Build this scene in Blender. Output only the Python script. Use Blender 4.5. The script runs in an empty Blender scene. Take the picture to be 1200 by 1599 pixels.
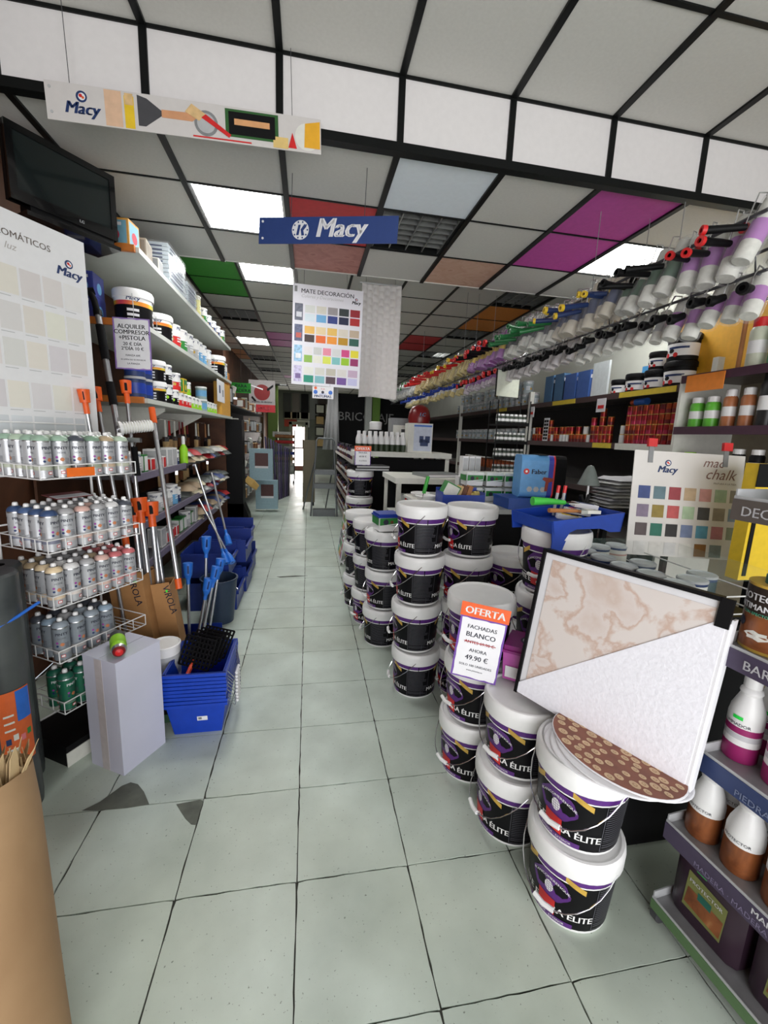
import bpy, math, random
from mathutils import Vector, Matrix
RND = random.Random(11)
SC = bpy.context.scene
COL = SC.collection

# ---------------------------------------------------------------- camera
def lookm(yaw, pitch, roll):
    F = Vector((math.sin(yaw)*math.cos(pitch), math.cos(yaw)*math.cos(pitch), -math.sin(pitch)))
    r = Vector((math.cos(yaw), -math.sin(yaw), 0)); d = F.cross(r)
    c, s = math.cos(roll), math.sin(roll)
    r2 = c*r + s*d; d2 = -s*r + c*d
    return Matrix(((r2.x, -d2.x, -F.x), (r2.y, -d2.y, -F.y), (r2.z, -d2.z, -F.z)))
cam_data = bpy.data.cameras.new('camera')
cam_data.sensor_fit = 'VERTICAL'; cam_data.sensor_height = 36; cam_data.sensor_width = 27
cam_data.lens = 654.3/1599*36
cam_data.clip_start = 0.05
cam = bpy.data.objects.new('camera', cam_data); COL.objects.link(cam)
cam.matrix_world = Matrix.Translation((0.0286, -2.8449, 1.5501)) @ lookm(.1828, .1776, -.0399).to_4x4()
SC.camera = cam

# ---------------------------------------------------------------- world, daylight, exposure
W = bpy.data.worlds.new('daylight'); SC.world = W; W.use_nodes = True
W.node_tree.nodes['Background'].inputs[0].default_value = (0.80, 0.90, 1.0, 1)
W.node_tree.nodes['Background'].inputs[1].default_value = 0.5
def area(name, loc, rot, sx, sy, power, col):
    l = bpy.data.lights.new(name, 'AREA'); l.shape = 'RECTANGLE'; l.size = sx; l.size_y = sy
    l.energy = power; l.color = col
    o = bpy.data.objects.new(name, l); COL.objects.link(o); o.location = loc; o.rotation_euler = rot
    return o
# daylight through the shop window behind the photographer, and through the glazed back door
area('shop_window_daylight', (0.7, -5.02, 1.25), (math.pi/2, 0, 0), 4.2, 2.2, 112, (1.0, 0.98, 0.98))
area('back_door_daylight', (-0.38, 15.15, 1.05), (-math.pi/2, 0, 0), 0.5, 1.6, 22, (1.0, 0.96, 0.93))
SC.view_settings.view_transform = 'Standard'; SC.view_settings.look = 'None'
SC.view_settings.gamma = 1; SC.view_settings.exposure = 0.60
SC.view_settings.use_curve_mapping = False
try:
    SC.cycles.max_bounces = 7; SC.cycles.transparent_max_bounces = 12; SC.cycles.caustics_reflective = False; SC.cycles.caustics_refractive = False
except Exception: pass

# ---------------------------------------------------------------- materials
def lin(c):
    c /= 255
    return c/12.92 if c <= .04045 else ((c+.055)/1.055)**2.4
def rgb(c): return (lin(c[0]), lin(c[1]), lin(c[2]), 1)
MATS = {}
def mat(c, rough=.5, metal=0, var=.06, scale=30, emit=0, alpha=1, trans=0, name=None, bump=0, coat=0):
    key = (tuple(c), rough, metal, var, scale, emit, alpha, trans, bump, coat)
    if key in MATS: return MATS[key]
    m = bpy.data.materials.new(name or 'surface'); m.use_nodes = True
    nt = m.node_tree; b = nt.nodes['Principled BSDF']; col = rgb(c)
    b.inputs['Roughness'].default_value = rough; b.inputs['Metallic'].default_value = metal
    if max(c) < 30 and not coat: b.inputs['Specular IOR Level'].default_value = .18
    if coat: b.inputs['Coat Weight'].default_value = coat
    tc = nt.nodes.new('ShaderNodeTexCoord'); nz = nt.nodes.new('ShaderNodeTexNoise'); nz.inputs['Scale'].default_value = scale
    nz.inputs['Detail'].default_value = 3
    nt.links.new(tc.outputs['Object'], nz.inputs['Vector'])
    rp = nt.nodes.new('ShaderNodeValToRGB'); nt.links.new(nz.outputs['Fac'], rp.inputs['Fac'])
    rp.color_ramp.elements[0].position = .3; rp.color_ramp.elements[1].position = .7
    rp.color_ramp.elements[0].color = tuple(x*(1-var) for x in col[:3])+(1,)
    rp.color_ramp.elements[1].color = tuple(min(1, x*(1+var)) for x in col[:3])+(1,)
    nt.links.new(rp.outputs['Color'], b.inputs['Base Color'])
    if emit:
        b.inputs['Emission Color'].default_value = col; b.inputs['Emission Strength'].default_value = emit
    if alpha < 1: b.inputs['Alpha'].default_value = alpha
    if trans: b.inputs['Transmission Weight'].default_value = trans
    if bump:
        bp = nt.nodes.new('ShaderNodeBump'); bp.inputs['Strength'].default_value = bump; bp.inputs['Distance'].default_value = .002
        nt.links.new(nz.outputs['Fac'], bp.inputs['Height']); nt.links.new(bp.outputs['Normal'], b.inputs['Normal'])
    MATS[key] = m
    return m
def ramp_mat(name, stops, scale, detail=6, dist=0, rough=.5, tex='noise', bump=0):
    """a noise-driven multi-colour surface (marble, terrazzo, wood print, cardboard)"""
    m = bpy.data.materials.new(name); m.use_nodes = True; nt = m.node_tree; b = nt.nodes['Principled BSDF']
    b.inputs['Roughness'].default_value = rough
    tc = nt.nodes.new('ShaderNodeTexCoord')
    if tex == 'noise':
        n = nt.nodes.new('ShaderNodeTexNoise'); n.inputs['Detail'].default_value = detail; n.inputs['Distortion'].default_value = dist; out = n.outputs['Fac']
    elif tex == 'wave':
        n = nt.nodes.new('ShaderNodeTexWave'); n.inputs['Distortion'].default_value = dist; n.inputs['Detail'].default_value = detail; out = n.outputs['Fac']
    else:
        n = nt.nodes.new('ShaderNodeTexVoronoi'); out = n.outputs['Distance']
    n.inputs['Scale'].default_value = scale
    nt.links.new(tc.outputs['Object'], n.inputs['Vector'])
    rp = nt.nodes.new('ShaderNodeValToRGB'); nt.links.new(out, rp.inputs['Fac'])
    el = rp.color_ramp.elements
    while len(el) < len(stops): el.new(.5)
    for e, (p, c) in zip(el, stops): e.position = p; e.color = rgb(c)
    nt.links.new(rp.outputs['Color'], b.inputs['Base Color'])
    if bump:
        bp = nt.nodes.new('ShaderNodeBump'); bp.inputs['Strength'].default_value = bump; bp.inputs['Distance'].default_value = .003
        nt.links.new(out, bp.inputs['Height']); nt.links.new(bp.outputs['Normal'], b.inputs['Normal'])
    return m
def glassy(c, alpha=.25, rough=.1):
    return mat(c, rough, alpha=alpha, var=.02)

WHITE = mat((236, 236, 236), .35, var=.02); OFFW = mat((222, 222, 214), .5, var=.04)
PAPER = mat((228, 228, 232), .7, var=.02); BLACK = mat((9, 9, 11), .5); SOFTBLACK = mat((16, 16, 18), .85, scale=8)
LABELBLACK = mat((12, 11, 15), .4, var=.1); PURPLE = mat((84, 36, 118), .4); DPURPLE = mat((62, 50, 78), .5)
GOLD = mat((196, 160, 70), .35, var=.25, scale=18); RED = mat((206, 34, 36), .45); DRED = mat((120, 22, 26), .4)
ORANGE = mat((226, 92, 30), .45); BLUE = mat((28, 60, 160), .35); MBLUE = mat((40, 104, 200), .4); NAVY = mat((30, 52, 100), .5)
SKYB = mat((110, 170, 214), .45); GREEN = mat((46, 132, 58), .45); LIME = mat((150, 214, 40), .5); YELL = mat((226, 190, 40), .5)
GREY = mat((130, 132, 134), .5); LGREY = mat((178, 180, 182), .5); DGREY = mat((66, 66, 70), .6); INK = mat((40, 42, 60), .6)
TEAL = mat((30, 96, 82), .4); PINK = mat((222, 120, 130), .5); MAGENTA = mat((150, 34, 100), .45); VIOLET = mat((150, 60, 150), .45)
ALU = mat((190, 192, 196), .3, metal=.9, scale=60); CHROME = mat((205, 205, 208), .2, metal=1); WIREW = mat((226, 226, 226), .35)
TAN = mat((214, 180, 128), .6, var=.15); WOOD = ramp_mat('wood_grain', [(.3, (150, 96, 52)), (.7, (186, 126, 74))], 3, 4, 2, .5)
ORANGEWOOD = ramp_mat('orange_wood', [(.3, (176, 96, 34)), (.7, (206, 124, 50))], 4, 4, 2, .5)
DWOOD = ramp_mat('dark_wood_panel', [(.3, (70, 42, 26)), (.7, (104, 64, 40))], 2, 4, 2, .6)
CARD = ramp_mat('cardboard', [(.3, (150, 106, 62)), (.7, (172, 126, 78))], 6, 5, .5, .8)
CLEAR = glassy((225, 225, 228), .16, .12)
SHELFWHITE = mat((196, 200, 194), .5, var=.04, scale=5)
BROWN = mat((110, 66, 40), .5, var=.25, scale=40); RUST = mat((150, 72, 40), .4, var=.3, scale=40); COPPER = mat((176, 66, 40), .3, metal=.6, var=.2)
CRIM = mat((150, 28, 48), .3, metal=.3, var=.2)

# ---------------------------------------------------------------- mesh building
class MB:
    def __init__(s): s.v = []; s.f = []; s.m = []; s.mats = []
    def mi(s, m):
        if m not in s.mats: s.mats.append(m)
        return s.mats.index(m)
    def add(s, vs, fs, m):
        o = len(s.v); s.v += [tuple(v) for v in vs]; k = s.mi(m)
        for f in fs: s.f.append(tuple(i+o for i in f)); s.m.append(k)
        return s
    def box(s, lo, hi, m, M=None):
        x0, y0, z0 = lo; x1, y1, z1 = hi
        vs = [Vector(p) for p in ((x0,y0,z0),(x1,y0,z0),(x1,y1,z0),(x0,y1,z0),(x0,y0,z1),(x1,y0,z1),(x1,y1,z1),(x0,y1,z1))]
        if M: vs = [M @ v for v in vs]
        return s.add(vs, [(0,3,2,1),(4,5,6,7),(0,1,5,4),(1,2,6,5),(2,3,7,6),(3,0,4,7)], m)
    def cbox(s, c, d, m, M=None):
        return s.box([c[i]-d[i]/2 for i in range(3)], [c[i]+d[i]/2 for i in range(3)], m, M)
    def taper(s, lo, hi, t, m, top=True):
        """box wider at the top by t on every side"""
        x0, y0, z0 = lo; x1, y1, z1 = hi
        vs = [(x0,y0,z0),(x1,y0,z0),(x1,y1,z0),(x0,y1,z0),(x0-t,y0-t,z1),(x1+t,y0-t,z1),(x1+t,y1+t,z1),(x0-t,y1+t,z1)]
        fs = [(0,3,2,1),(0,1,5,4),(1,2,6,5),(2,3,7,6),(3,0,4,7)]
        if top: fs.append((4,5,6,7))
        return s.add(vs, fs, m)
    def lathe(s, prof, n, M=None, arc=None):
        """prof: (r, z, material of the band above this point)"""
        a0, a1 = arc or (0, 2*math.pi); full = arc is None
        cnt = n if full else n+1
        o = len(s.v)
        for r, z, m in prof:
            for i in range(cnt):
                a = a0+(a1-a0)*i/n; p = Vector((r*math.cos(a), r*math.sin(a), z))
                s.v.append(tuple(M @ p if M else p))
        for k in range(len(prof)-1):
            mi = s.mi(prof[k][2])
            for i in range(n):
                j = (i+1) % cnt
                s.f.append((o+k*cnt+i, o+k*cnt+j, o+(k+1)*cnt+j, o+(k+1)*cnt+i)); s.m.append(mi)
        return s
    def tube(s, pts, r, n, m, closed=False, r2=None):
        pts = [Vector(p) for p in pts]; o = len(s.v); N = len(pts); k = s.mi(m)
        for i, p in enumerate(pts):
            a = pts[max(i-1, 0)] if not closed else pts[i-1]; b = pts[min(i+1, N-1)] if not closed else pts[(i+1) % N]
            t = (b-a).normalized(); u = t.cross(Vector((0, 0, 1)))
            if u.length < .05: u = t.cross(Vector((1, 0, 0)))
            u.normalize(); w = t.cross(u)
            rr = r if r2 is None else r+(r2-r)*i/max(1, N-1)
            for q in range(n):
                a_ = 2*math.pi*q/n; s.v.append(tuple(p+u*rr*math.cos(a_)+w*rr*math.sin(a_)))
        for i in range(N if closed else N-1):
            j = (i+1) % N
            for q in range(n):
                q2 = (q+1) % n
                s.f.append((o+i*n+q, o+i*n+q2, o+j*n+q2, o+j*n+q)); s.m.append(k)
        if not closed:
            s.f.append(tuple(o+q for q in range(n))[::-1]); s.m.append(k)
            s.f.append(tuple(o+(N-1)*n+q for q in range(n))); s.m.append(k)
        return s
    def prism(s, pts, d, m):
        """closed 3-D outline pushed along vector d"""
        pts = [Vector(p) for p in pts]; d = Vector(d); n = len(pts)
        return s.add(pts+[p+d for p in pts], [tuple(range(n))[::-1], tuple(range(n, 2*n))]+[(i, (i+1) % n, n+(i+1) % n, n+i) for i in range(n)], m)
    def quad(s, a, b, c, d, m): return s.add([a, b, c, d], [(0, 1, 2, 3)], m)
    def disc(s, c, u, w, r, n, m):
        c, u, w = Vector(c), Vector(u), Vector(w)
        return s.add([c+u*r*math.cos(2*math.pi*i/n)+w*r*math.sin(2*math.pi*i/n) for i in range(n)], [tuple(range(n))], m)
    def text(s, t, size, o, u, w, m, align='C', shear=0, bold=0, fn=None):
        """lettering; bold repeats the strokes side by side"""
        vs, fs = tmesh(t, align, shear)
        o, u, w = Vector(o), Vector(u), Vector(w)
        for dx in ((0,) if bold < .008 else (-bold, bold)):
            if fn: s.add([fn((x+dx)*size, y*size) for x, y in vs], fs, m)
            else: s.add([o+u*((x+dx)*size)+w*(y*size) for x, y in vs], fs, m)
        return s
    def mesh(s, name, smooth=False):
        me = bpy.data.meshes.new(name); me.from_pydata(s.v, [], s.f)
        for m in s.mats: me.materials.append(m)
        me.polygons.foreach_set('material_index', s.m)
        if smooth:
            me.polygons.foreach_set('use_smooth', [len(f) <= 4 for f in s.f])
            try: me.set_sharp_from_angle(angle=math.radians(38))
            except Exception: pass
        me.update()
        return me
TM = {}
def tmesh(t, align='C', shear=0):
    k = (t, align, shear)
    if k not in TM:
        cu = bpy.data.curves.new('lettering', 'FONT'); cu.body = t; cu.size = 1; cu.resolution_u = 2
        cu.align_x = {'C': 'CENTER', 'L': 'LEFT', 'R': 'RIGHT'}[align]; cu.shear = shear
        o = bpy.data.objects.new('lettering', cu)
        COL.objects.link(o); dg = bpy.context.evaluated_depsgraph_get()
        me = bpy.data.meshes.new_from_object(o.evaluated_get(dg))
        TM[k] = ([(v.co.x, v.co.y) for v in me.vertices], [tuple(p.vertices) for p in me.polygons])
        bpy.data.objects.remove(o); bpy.data.curves.remove(cu); bpy.data.meshes.remove(me)
    return TM[k]

# ---------------------------------------------------------------- objects
def link(name, me, parent=None, M=None):
    o = bpy.data.objects.new(name, me); COL.objects.link(o)
    if parent is not None: o.parent = parent
    if M is not None: o.matrix_local = M
    return o
def tag(o, label, cat, group=None):
    o['label'] = label; o['category'] = cat
    if group: o['group'] = group
    return o
def thing(name, label, cat, loc=(0, 0, 0), rz=0, group=None, M=None):
    o = bpy.data.objects.new(name, None); COL.objects.link(o); o.empty_display_size = .05
    o.matrix_local = M if M is not None else Matrix.Translation(loc) @ Matrix.Rotation(rz, 4, 'Z')
    return tag(o, label, cat, group)
def make(proto, name, label, cat, loc=(0, 0, 0), rz=0, group=None, M=None, s=1):
    """proto: mesh, or list of (part name, mesh, [(sub-part name, mesh)])"""
    if M is None: M = Matrix.Translation(loc) @ Matrix.Rotation(rz, 4, 'Z') @ Matrix.Scale(s, 4)
    if not isinstance(proto, list):
        return tag(link(name, proto, None, M), label, cat, group)
    t = thing(name, label, cat, group=group, M=M)
    for p in proto:
        c = link(p[0], p[1], t)
        for q in (p[2] if len(p) > 2 else []): link(q[0], q[1], c)
    return t
def struct(name, me, parent=None, M=None):
    o = link(name, me, parent, M)
    if parent is None: o['kind'] = 'structure'
    return o
ORD = ['first', 'second', 'third', 'fourth', 'fifth', 'sixth', 'seventh', 'eighth', 'ninth', 'tenth', 'eleventh', 'twelfth', 'thirteenth', 'fourteenth',
       'fifteenth', 'sixteenth', 'seventeenth', 'eighteenth', 'nineteenth', 'twentieth', 'twenty-first', 'twenty-second', 'twenty-third', 'twenty-fourth',
       'twenty-fifth', 'twenty-sixth', 'twenty-seventh', 'twenty-eighth', 'twenty-ninth', 'thirtieth', 'thirty-first', 'thirty-second', 'thirty-third', 'thirty-fourth', 'thirty-fifth', 'thirty-sixth', 'thirty-seventh', 'thirty-eighth', 'thirty-ninth', 'fortieth']
X, Y, Z = Vector((1, 0, 0)), Vector((0, 1, 0)), Vector((0, 0, 1))
def frame(o, x, y):
    """matrix with origin o, local x along x, local y along y"""
    x = Vector(x).normalized(); z = x.cross(Vector(y)).normalized(); y = z.cross(x)
    return Matrix(((x.x, y.x, z.x, o[0]), (x.y, y.y, z.y, o[1]), (x.z, y.z, z.z, o[2]), (0, 0, 0, 1)))
# ================================================================ SETTING
XL, XR, YF, YB = -1.62, 3.2, -5.1, 15.3
# floor: dark bed, one object per terrazzo tile where they can be told apart
def terrazzo():
    m = bpy.data.materials.new('terrazzo'); m.use_nodes = True; nt = m.node_tree; b = nt.nodes['Principled BSDF']
    tc = nt.nodes.new('ShaderNodeTexCoord'); ge = nt.nodes.new('ShaderNodeNewGeometry')
    def noise(sc, det):
        n = nt.nodes.new('ShaderNodeTexNoise'); n.inputs['Scale'].default_value = sc; n.inputs['Detail'].default_value = det
        nt.links.new(ge.outputs['Position'], n.inputs['Vector']); return n
    n1 = noise(3.0, 6); r1 = nt.nodes.new('ShaderNodeValToRGB'); nt.links.new(n1.outputs['Fac'], r1.inputs['Fac'])
    r1.color_ramp.elements[0].position = .3; r1.color_ramp.elements[0].color = rgb((176, 188, 178)); r1.color_ramp.elements[1].position = .7; r1.color_ramp.elements[1].color = rgb((206, 218, 208))
    n2 = noise(105, 2); r2 = nt.nodes.new('ShaderNodeValToRGB'); nt.links.new(n2.outputs['Fac'], r2.inputs['Fac'])
    r2.color_ramp.elements[0].position = .26; r2.color_ramp.elements[0].color = (.20, .20, .18, 1); r2.color_ramp.elements[1].position = .315; r2.color_ramp.elements[1].color = (1, 1, 1, 1)
    mx = nt.nodes.new('ShaderNodeMix'); mx.data_type = 'RGBA'; mx.blend_type = 'MULTIPLY'; mx.inputs['Factor'].default_value = .8
    nt.links.new(r1.outputs['Color'], mx.inputs['A']); nt.links.new(r2.outputs['Color'], mx.inputs['B'])
    n3 = noise(.9, 5); r3 = nt.nodes.new('ShaderNodeValToRGB'); nt.links.new(n3.outputs['Fac'], r3.inputs['Fac'])
    r3.color_ramp.elements[0].position = .36; r3.color_ramp.elements[0].color = (.87, .86, .82, 1); r3.color_ramp.elements[1].position = .56; r3.color_ramp.elements[1].color = (1, 1, 1, 1)
    mx2 = nt.nodes.new('ShaderNodeMix'); mx2.data_type = 'RGBA'; mx2.blend_type = 'MULTIPLY'; mx2.inputs['Factor'].default_value = 1
    nt.links.new(mx.outputs['Result'], mx2.inputs['A']); nt.links.new(r3.outputs['Color'], mx2.inputs['B'])
    nt.links.new(mx2.outputs['Result'], b.inputs['Base Color'])
    rr = nt.nodes.new('ShaderNodeMapRange'); nt.links.new(n1.outputs['Fac'], rr.inputs['Value']); rr.inputs['To Min'].default_value = .30; rr.inputs['To Max'].default_value = .5
    nt.links.new(rr.outputs['Result'], b.inputs['Roughness'])
    return m
TERR = terrazzo()
JOINT = mat((58, 58, 52), .9, var=.2)
fl = struct('floor', MB().box((XL, YF, -.06), (XR, YB, -.006), JOINT).mesh('floor'))
g = .0016
def chipped(seed):
    """square tile with a slightly worn, uneven outline"""
    r = random.Random(seed); n = 12; pts = []
    for a, b_, nx, ny in (((0, 0), (1, 0), 0, 1), ((1, 0), (1, 1), -1, 0), ((1, 1), (0, 1), 0, -1), ((0, 1), (0, 0), 1, 0)):
        c = g+r.random()**4*.006
        pts.append((a[0]*.4+(1 if a[0] == 0 else -1)*c, a[1]*.4+(1 if a[1] == 0 else -1)*c, -.006))
        for k in range(1, n):
            t = k/n; q = g+(r.random()**3)*.003
            pts.append(((a[0]+(b_[0]-a[0])*t)*.4+nx*q, (a[1]+(b_[1]-a[1])*t)*.4+ny*q, -.006))
    return MB().prism(pts, (0, 0, .006), TERR).mesh('floor_tile')
tile_mes = [chipped(k) for k in range(6)]
rows0, rows1 = -6, 18
for j in range(rows0, rows1):
    for i in range(-4, 4):
        link('tile', tile_mes[RND.randrange(6)], fl, Matrix.Translation((i*.4, j*.4, RND.uniform(-.0006, .0006))))
far = MB()
for j in range(-13, 39):
    for i in range(-5, 9):
        if rows0 <= j < rows1 and -4 <= i < 4: continue
        x0, x1, y0, y1 = max(XL, i*.4+g), min(XR, i*.4+.4-g), max(YF, j*.4+g), min(YB, j*.4+.4-g)
        if x1-x0 > .02 and y1-y0 > .02: far.box((x0, y0, -.006), (x1, y1, 0), TERR)
fo = link('far_tiles', far.mesh('far_tiles'), fl); fo['kind'] = 'stuff'
# worn corners filled with dark mortar
PATCH = ramp_mat('mortar_patch', [(.3, (84, 88, 80)), (.7, (108, 112, 102))], 14, 5, 0, .9)
def patch(pts):
    link('mortar_patch', MB().prism([(x, y, .0004) for x, y in pts], (0, 0, .0012), PATCH).mesh('mortar_patch'), fl)
patch([(-.415, -1.205), (-.402, -1.21), (-.398, -1.225), (-.402, -1.325), (-.42, -1.32), (-.45, -1.29), (-.48, -1.25), (-.505, -1.215)])
patch([(-.615, -1.2), (-.66, -1.13), (-.70, -1.085), (-.735, -1.07), (-.765, -1.085), (-.79, -1.12), (-.82, -1.16), (-.87, -1.195), (-.8, -1.203), (-.7, -1.206)])
patch([(-.30, 1.66), (-.10, 1.69), (.03, 1.67), (-.1, 1.645), (-.26, 1.63)])

# walls
WALLG = mat((196, 198, 188), .8, var=.04, scale=4); WALLD = mat((120, 122, 118), .8, var=.08, scale=4)
struct('wall_left', MB().box((XL-.1, YF, 0), (XL, YB, 3.4), DWOOD).mesh('wall_left'))
struct('wall_right', MB().box((XR, YF, 0), (XR+.1, YB, 3.4), WALLG).mesh('wall_right'))
wb = MB()
wb.box((XL, YB, 0), (-.73, YB+.1, 3.4), WALLD); wb.box((-.04, YB, 0), (XR, YB+.1, 3.4), WALLD); wb.box((-.73, YB, 1.95), (-.04, YB+.1, 3.4), WALLD)
struct('wall_back', wb.mesh('wall_back'))
wf = MB(); wf.box((XL, YF-.1, 0), (XR, YF, .1), WALLD); wf.box((XL, YF-.1, 2.45), (XR, YF, 3.4), WALLD); wf.box((XL, YF-.1, .1), (-1.45, YF, 2.45), WALLD); wf.box((2.85, YF-.1, .1), (XR, YF, 2.45), WALLD)
struct('wall_front', wf.mesh('wall_front'))
# glazed back door with daylight behind it
dr = bpy.data.objects.new('door_1', None); COL.objects.link(dr); dr['kind'] = 'structure'; dr.location = (-.26, YB, 0)
DOORF = mat((150, 148, 140), .5); MULL = mat((120, 62, 52), .5)
m = MB(); m.box((-.50, -.12, 0), (-.38, .06, 2.0), DOORF); m.box((.16, -.12, 0), (.26, .06, 2.0), DOORF); m.box((-.50, -.12, 1.9), (.26, .06, 2.02), DOORF)
link('door_frame', m.mesh('door_frame'), dr)
m = MB(); m.box((-.38, -.05, 0), (-.35, .0, 1.9), MULL); m.box((.13, -.05, 0), (.16, .0, 1.9), MULL); m.box((-.35, -.05, .92), (.13, .0, .97), MULL); m.box((-.35, -.05, 0), (.13, 0, .2), MULL); m.box((.04, -.05, .97), (.075, .0, 1.9), MULL)
link('sash', m.mesh('sash'), dr)
link('pane', MB().box((-.36, -.03, .2), (.14, -.02, 1.9), mat((255, 246, 240), .5, emit=3, var=.01)).mesh('pane'), dr)

# ceiling: three levels of panels in a black grid
GX0 = -.72
BAR = mat((16, 18, 18), .4)
PANEL = mat((200, 199, 194), .75, var=.03, scale=60, bump=.15)
PCOL = {'w': PANEL, 'g': mat((46, 138, 40), .6), 'r': mat((196, 50, 54), .6), 'o': mat((212, 126, 40), .6), 'p': mat((186, 70, 160), .6),
        'b': mat((228, 236, 244), .5, var=.02), 'd': mat((206, 206, 202), .75, var=.03),
        'm': ramp_mat('rose_marble_panel', [(.3, (160, 100, 92)), (.55, (184, 124, 114)), (.7, (150, 88, 80))], 5, 8, 2, .6),
        's': ramp_mat('salmon_marble_panel', [(.3, (196, 152, 130)), (.55, (208, 172, 152)), (.7, (186, 140, 116))], 5, 8, 2, .6)}
ce = bpy.data.objects.new('ceiling', None); COL.objects.link(ce); ce['kind'] = 'structure'
PM = {}
def panel(x0, x1, y0, y1, z, key, name='panel'):
    k = (round(x1-x0, 3), round(y1-y0, 3), key)
    if k not in PM:
        PM[k] = MB().box((0, 0, 0), (x1-x0, y1-y0, .012), PCOL[key]).mesh('ceiling_panel')
    link(name, PM[k], ce, Matrix.Translation((x0, y0, z+RND.uniform(0, .002))))
LIGHTS = []
def level(z, ys, special, barw, crossw, lights):
    xs = [XL]+[x for x in (GX0+.6*i for i in range(-1, 7)) if XL < x < XR]+[XR]
    for x in xs[1:-1]:
        link('grid_bar', MB().box((x-barw/2, ys[0], z-.012), (x+barw/2, ys[-1], z+.02), BAR).mesh('grid_bar'), ce)
    for y in ys[1:-1]:
        link('grid_bar', MB().box((XL, y-crossw/2, z-.006), (XR, y+crossw/2, z+.02), BAR).mesh('grid_bar'), ce)
    for a in range(len(xs)-1):
        for b in range(len(ys)-1):
            i = round((xs[a]-GX0)/.6) if a > 0 else -2
            if a == 0: i = -2
            if (i, b) in lights: LIGHTS.append((xs[a], xs[a+1], ys[b], ys[b+1], z, lights[(i, b)])); continue
            panel(xs[a]+barw/2-.002, xs[a+1]-barw/2+.002, ys[b]+crossw/2-.001, ys[b+1]-crossw/2+.001, z, special.get((i, b), 'w'))
ZN, ZL, ZF = 3.335, 3.02, 3.25
YS = -.43; YE = 1.37
level(ZN, [YF]+[YS-.6*k for k in range(7, -1, -1)], {}, .034, .022, {})
level(ZL, [YS+.6*k for k in range(4)], {(1, 1): 'r', (1, 2): 'm', (2, 0): 'b', (3, 2): 's', (4, 0): 'p', (4, 1): 'p'}, .034, .010,
      {(0, 1): 'on', (5, 1): 'on', (2, 1): 'louver'})
fy = [YE]+[1.95+.615*k for k in range(22)]; fy[-1] = YB
FS = {(-1, 1): 'g', (-1, 2): 'g', (0, 6): 'p', (0, 7): 'p', (-2, 9): 'o', (-2, 10): 'o', (4, 5): 'r', (4, 6): 'r', (5, 2): 'o', (5, 3): 'o', (1, 12): 'o', (0, 15): 'p', (2, 19): 'r'}
level(ZF, fy, FS, .026, .008, {(0, 1): 'on', (-1, 4): 'louver', (-1, 7): 'on', (-1, 10): 'louver', (5, 1): 'louver', (5, 4): 'louver', (5, 7): 'half', (5, 9): 'louver', (5, 12): 'louver', (-1, 13): 'louver', (-1, 19): 'half', (2, 4): 'on', (1, 8): 'on'})  # last pair of lit panels is added, hidden by the colour card, to brighten the aisle
# riser facing the shop window
link('grid_bar', MB().box((XL, YS-.02, ZL-.03), (XR, YS+.03, ZL+.012), BAR).mesh('grid_bar'), ce)
link('grid_bar', MB().box((XL, YS-.012, ZN-.014), (XR, YS+.02, ZN+.02), BAR).mesh('grid_bar'), ce)
xs = [XL]+[x for x in (GX0+.6*i for i in range(-1, 7)) if XL < x < XR]+[XR]
for x in xs[1:-1]: link('grid_bar', MB().box((x-.017, YS-.014, ZL), (x+.017, YS+.02, ZN), BAR).mesh('grid_bar'), ce)
RISER = mat((224, 221, 221), .7, var=.02)
for a in range(len(xs)-1):
    link('riser_panel', MB().box((xs[a]+.017, YS-.004, ZL+.012), (xs[a+1]-.017, YS+.008, ZN-.014), RISER).mesh('riser_panel'), ce)
link('riser_panel', MB().box((XL, YE-.012, ZL-.006), (XR, YE, ZF+.02), PANEL).mesh('riser_panel'), ce)
link('slab', MB().box((XL, YF, 3.42), (XR, YB, 3.5), WALLD).mesh('slab'), ce)
# recessed luminaires
DIFF = mat((255, 255, 252), .5, emit=15, var=.005); LOUV = mat((150, 152, 150), .3, metal=.6)
DIFF2 = mat((240, 250, 246), .5, emit=2.5, var=.01)
lname = {0: 'nearest lit white ceiling light left of the blue hanging sign'}
LL = ['bright ceiling light panel left of the blue hanging sign', 'dark louvred ceiling light partly behind the blue hanging sign', 'bright ceiling light panel beside the magenta panels above the hanging paint rollers']
def luminaire(x0, x1, y0, y1, z, kind, label):
    t = thing('ceiling_light', label, 'light', (x0, y0, z), 0, 'ceiling lights')
    w, d = x1-x0, y1-y0
    m = MB(); e = .018
    for lo, hi in (((0, 0, 0), (w, e, .06)), ((0, d-e, 0), (w, d, .06)), ((0, e, 0), (e, d-e, .06)), ((w-e, e, 0), (w, d-e, .06))): m.box(lo, hi, BAR if kind != 'on' else WHITE)
    link('frame', m.mesh('light_frame'), t)
    if kind == 'on':
        link('diffuser', MB().box((e, e, .004), (w-e, d-e, .012), DIFF).mesh('diffuser'), t)
        return
    link('housing', MB().box((e, e, .075), (w-e, d-e, .085), mat((60, 62, 62), .35, metal=.7)).mesh('housing'), t)
    for k in range(4):
        x = e+(w-2*e)*(k+.5)/4
        link('tube_lamp', MB().tube([(x, e+.01, .06), (x, d-e-.01, .06)], .013, 8, (DIFF if (kind == 'half' and k >= 2) else OFFW)).mesh('tube_lamp', True), t)
    for k in range(5):
        x = e+(w-2*e)*k/4
        link('reflector', MB().box((x-.004, e, .004), (x+.004, d-e, .058), LOUV).mesh('reflector'), t)
    for k in range(1, 7):
        y = e+(d-2*e)*k/7
        link('louvre', MB().box((e, y-.002, .01), (w-e, y+.002, .045), LOUV).mesh('louvre'), t)
LL2 = {(-.72, 1): 'bright ceiling light just past the step, above the hanging colour card'}
seen = {}
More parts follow.
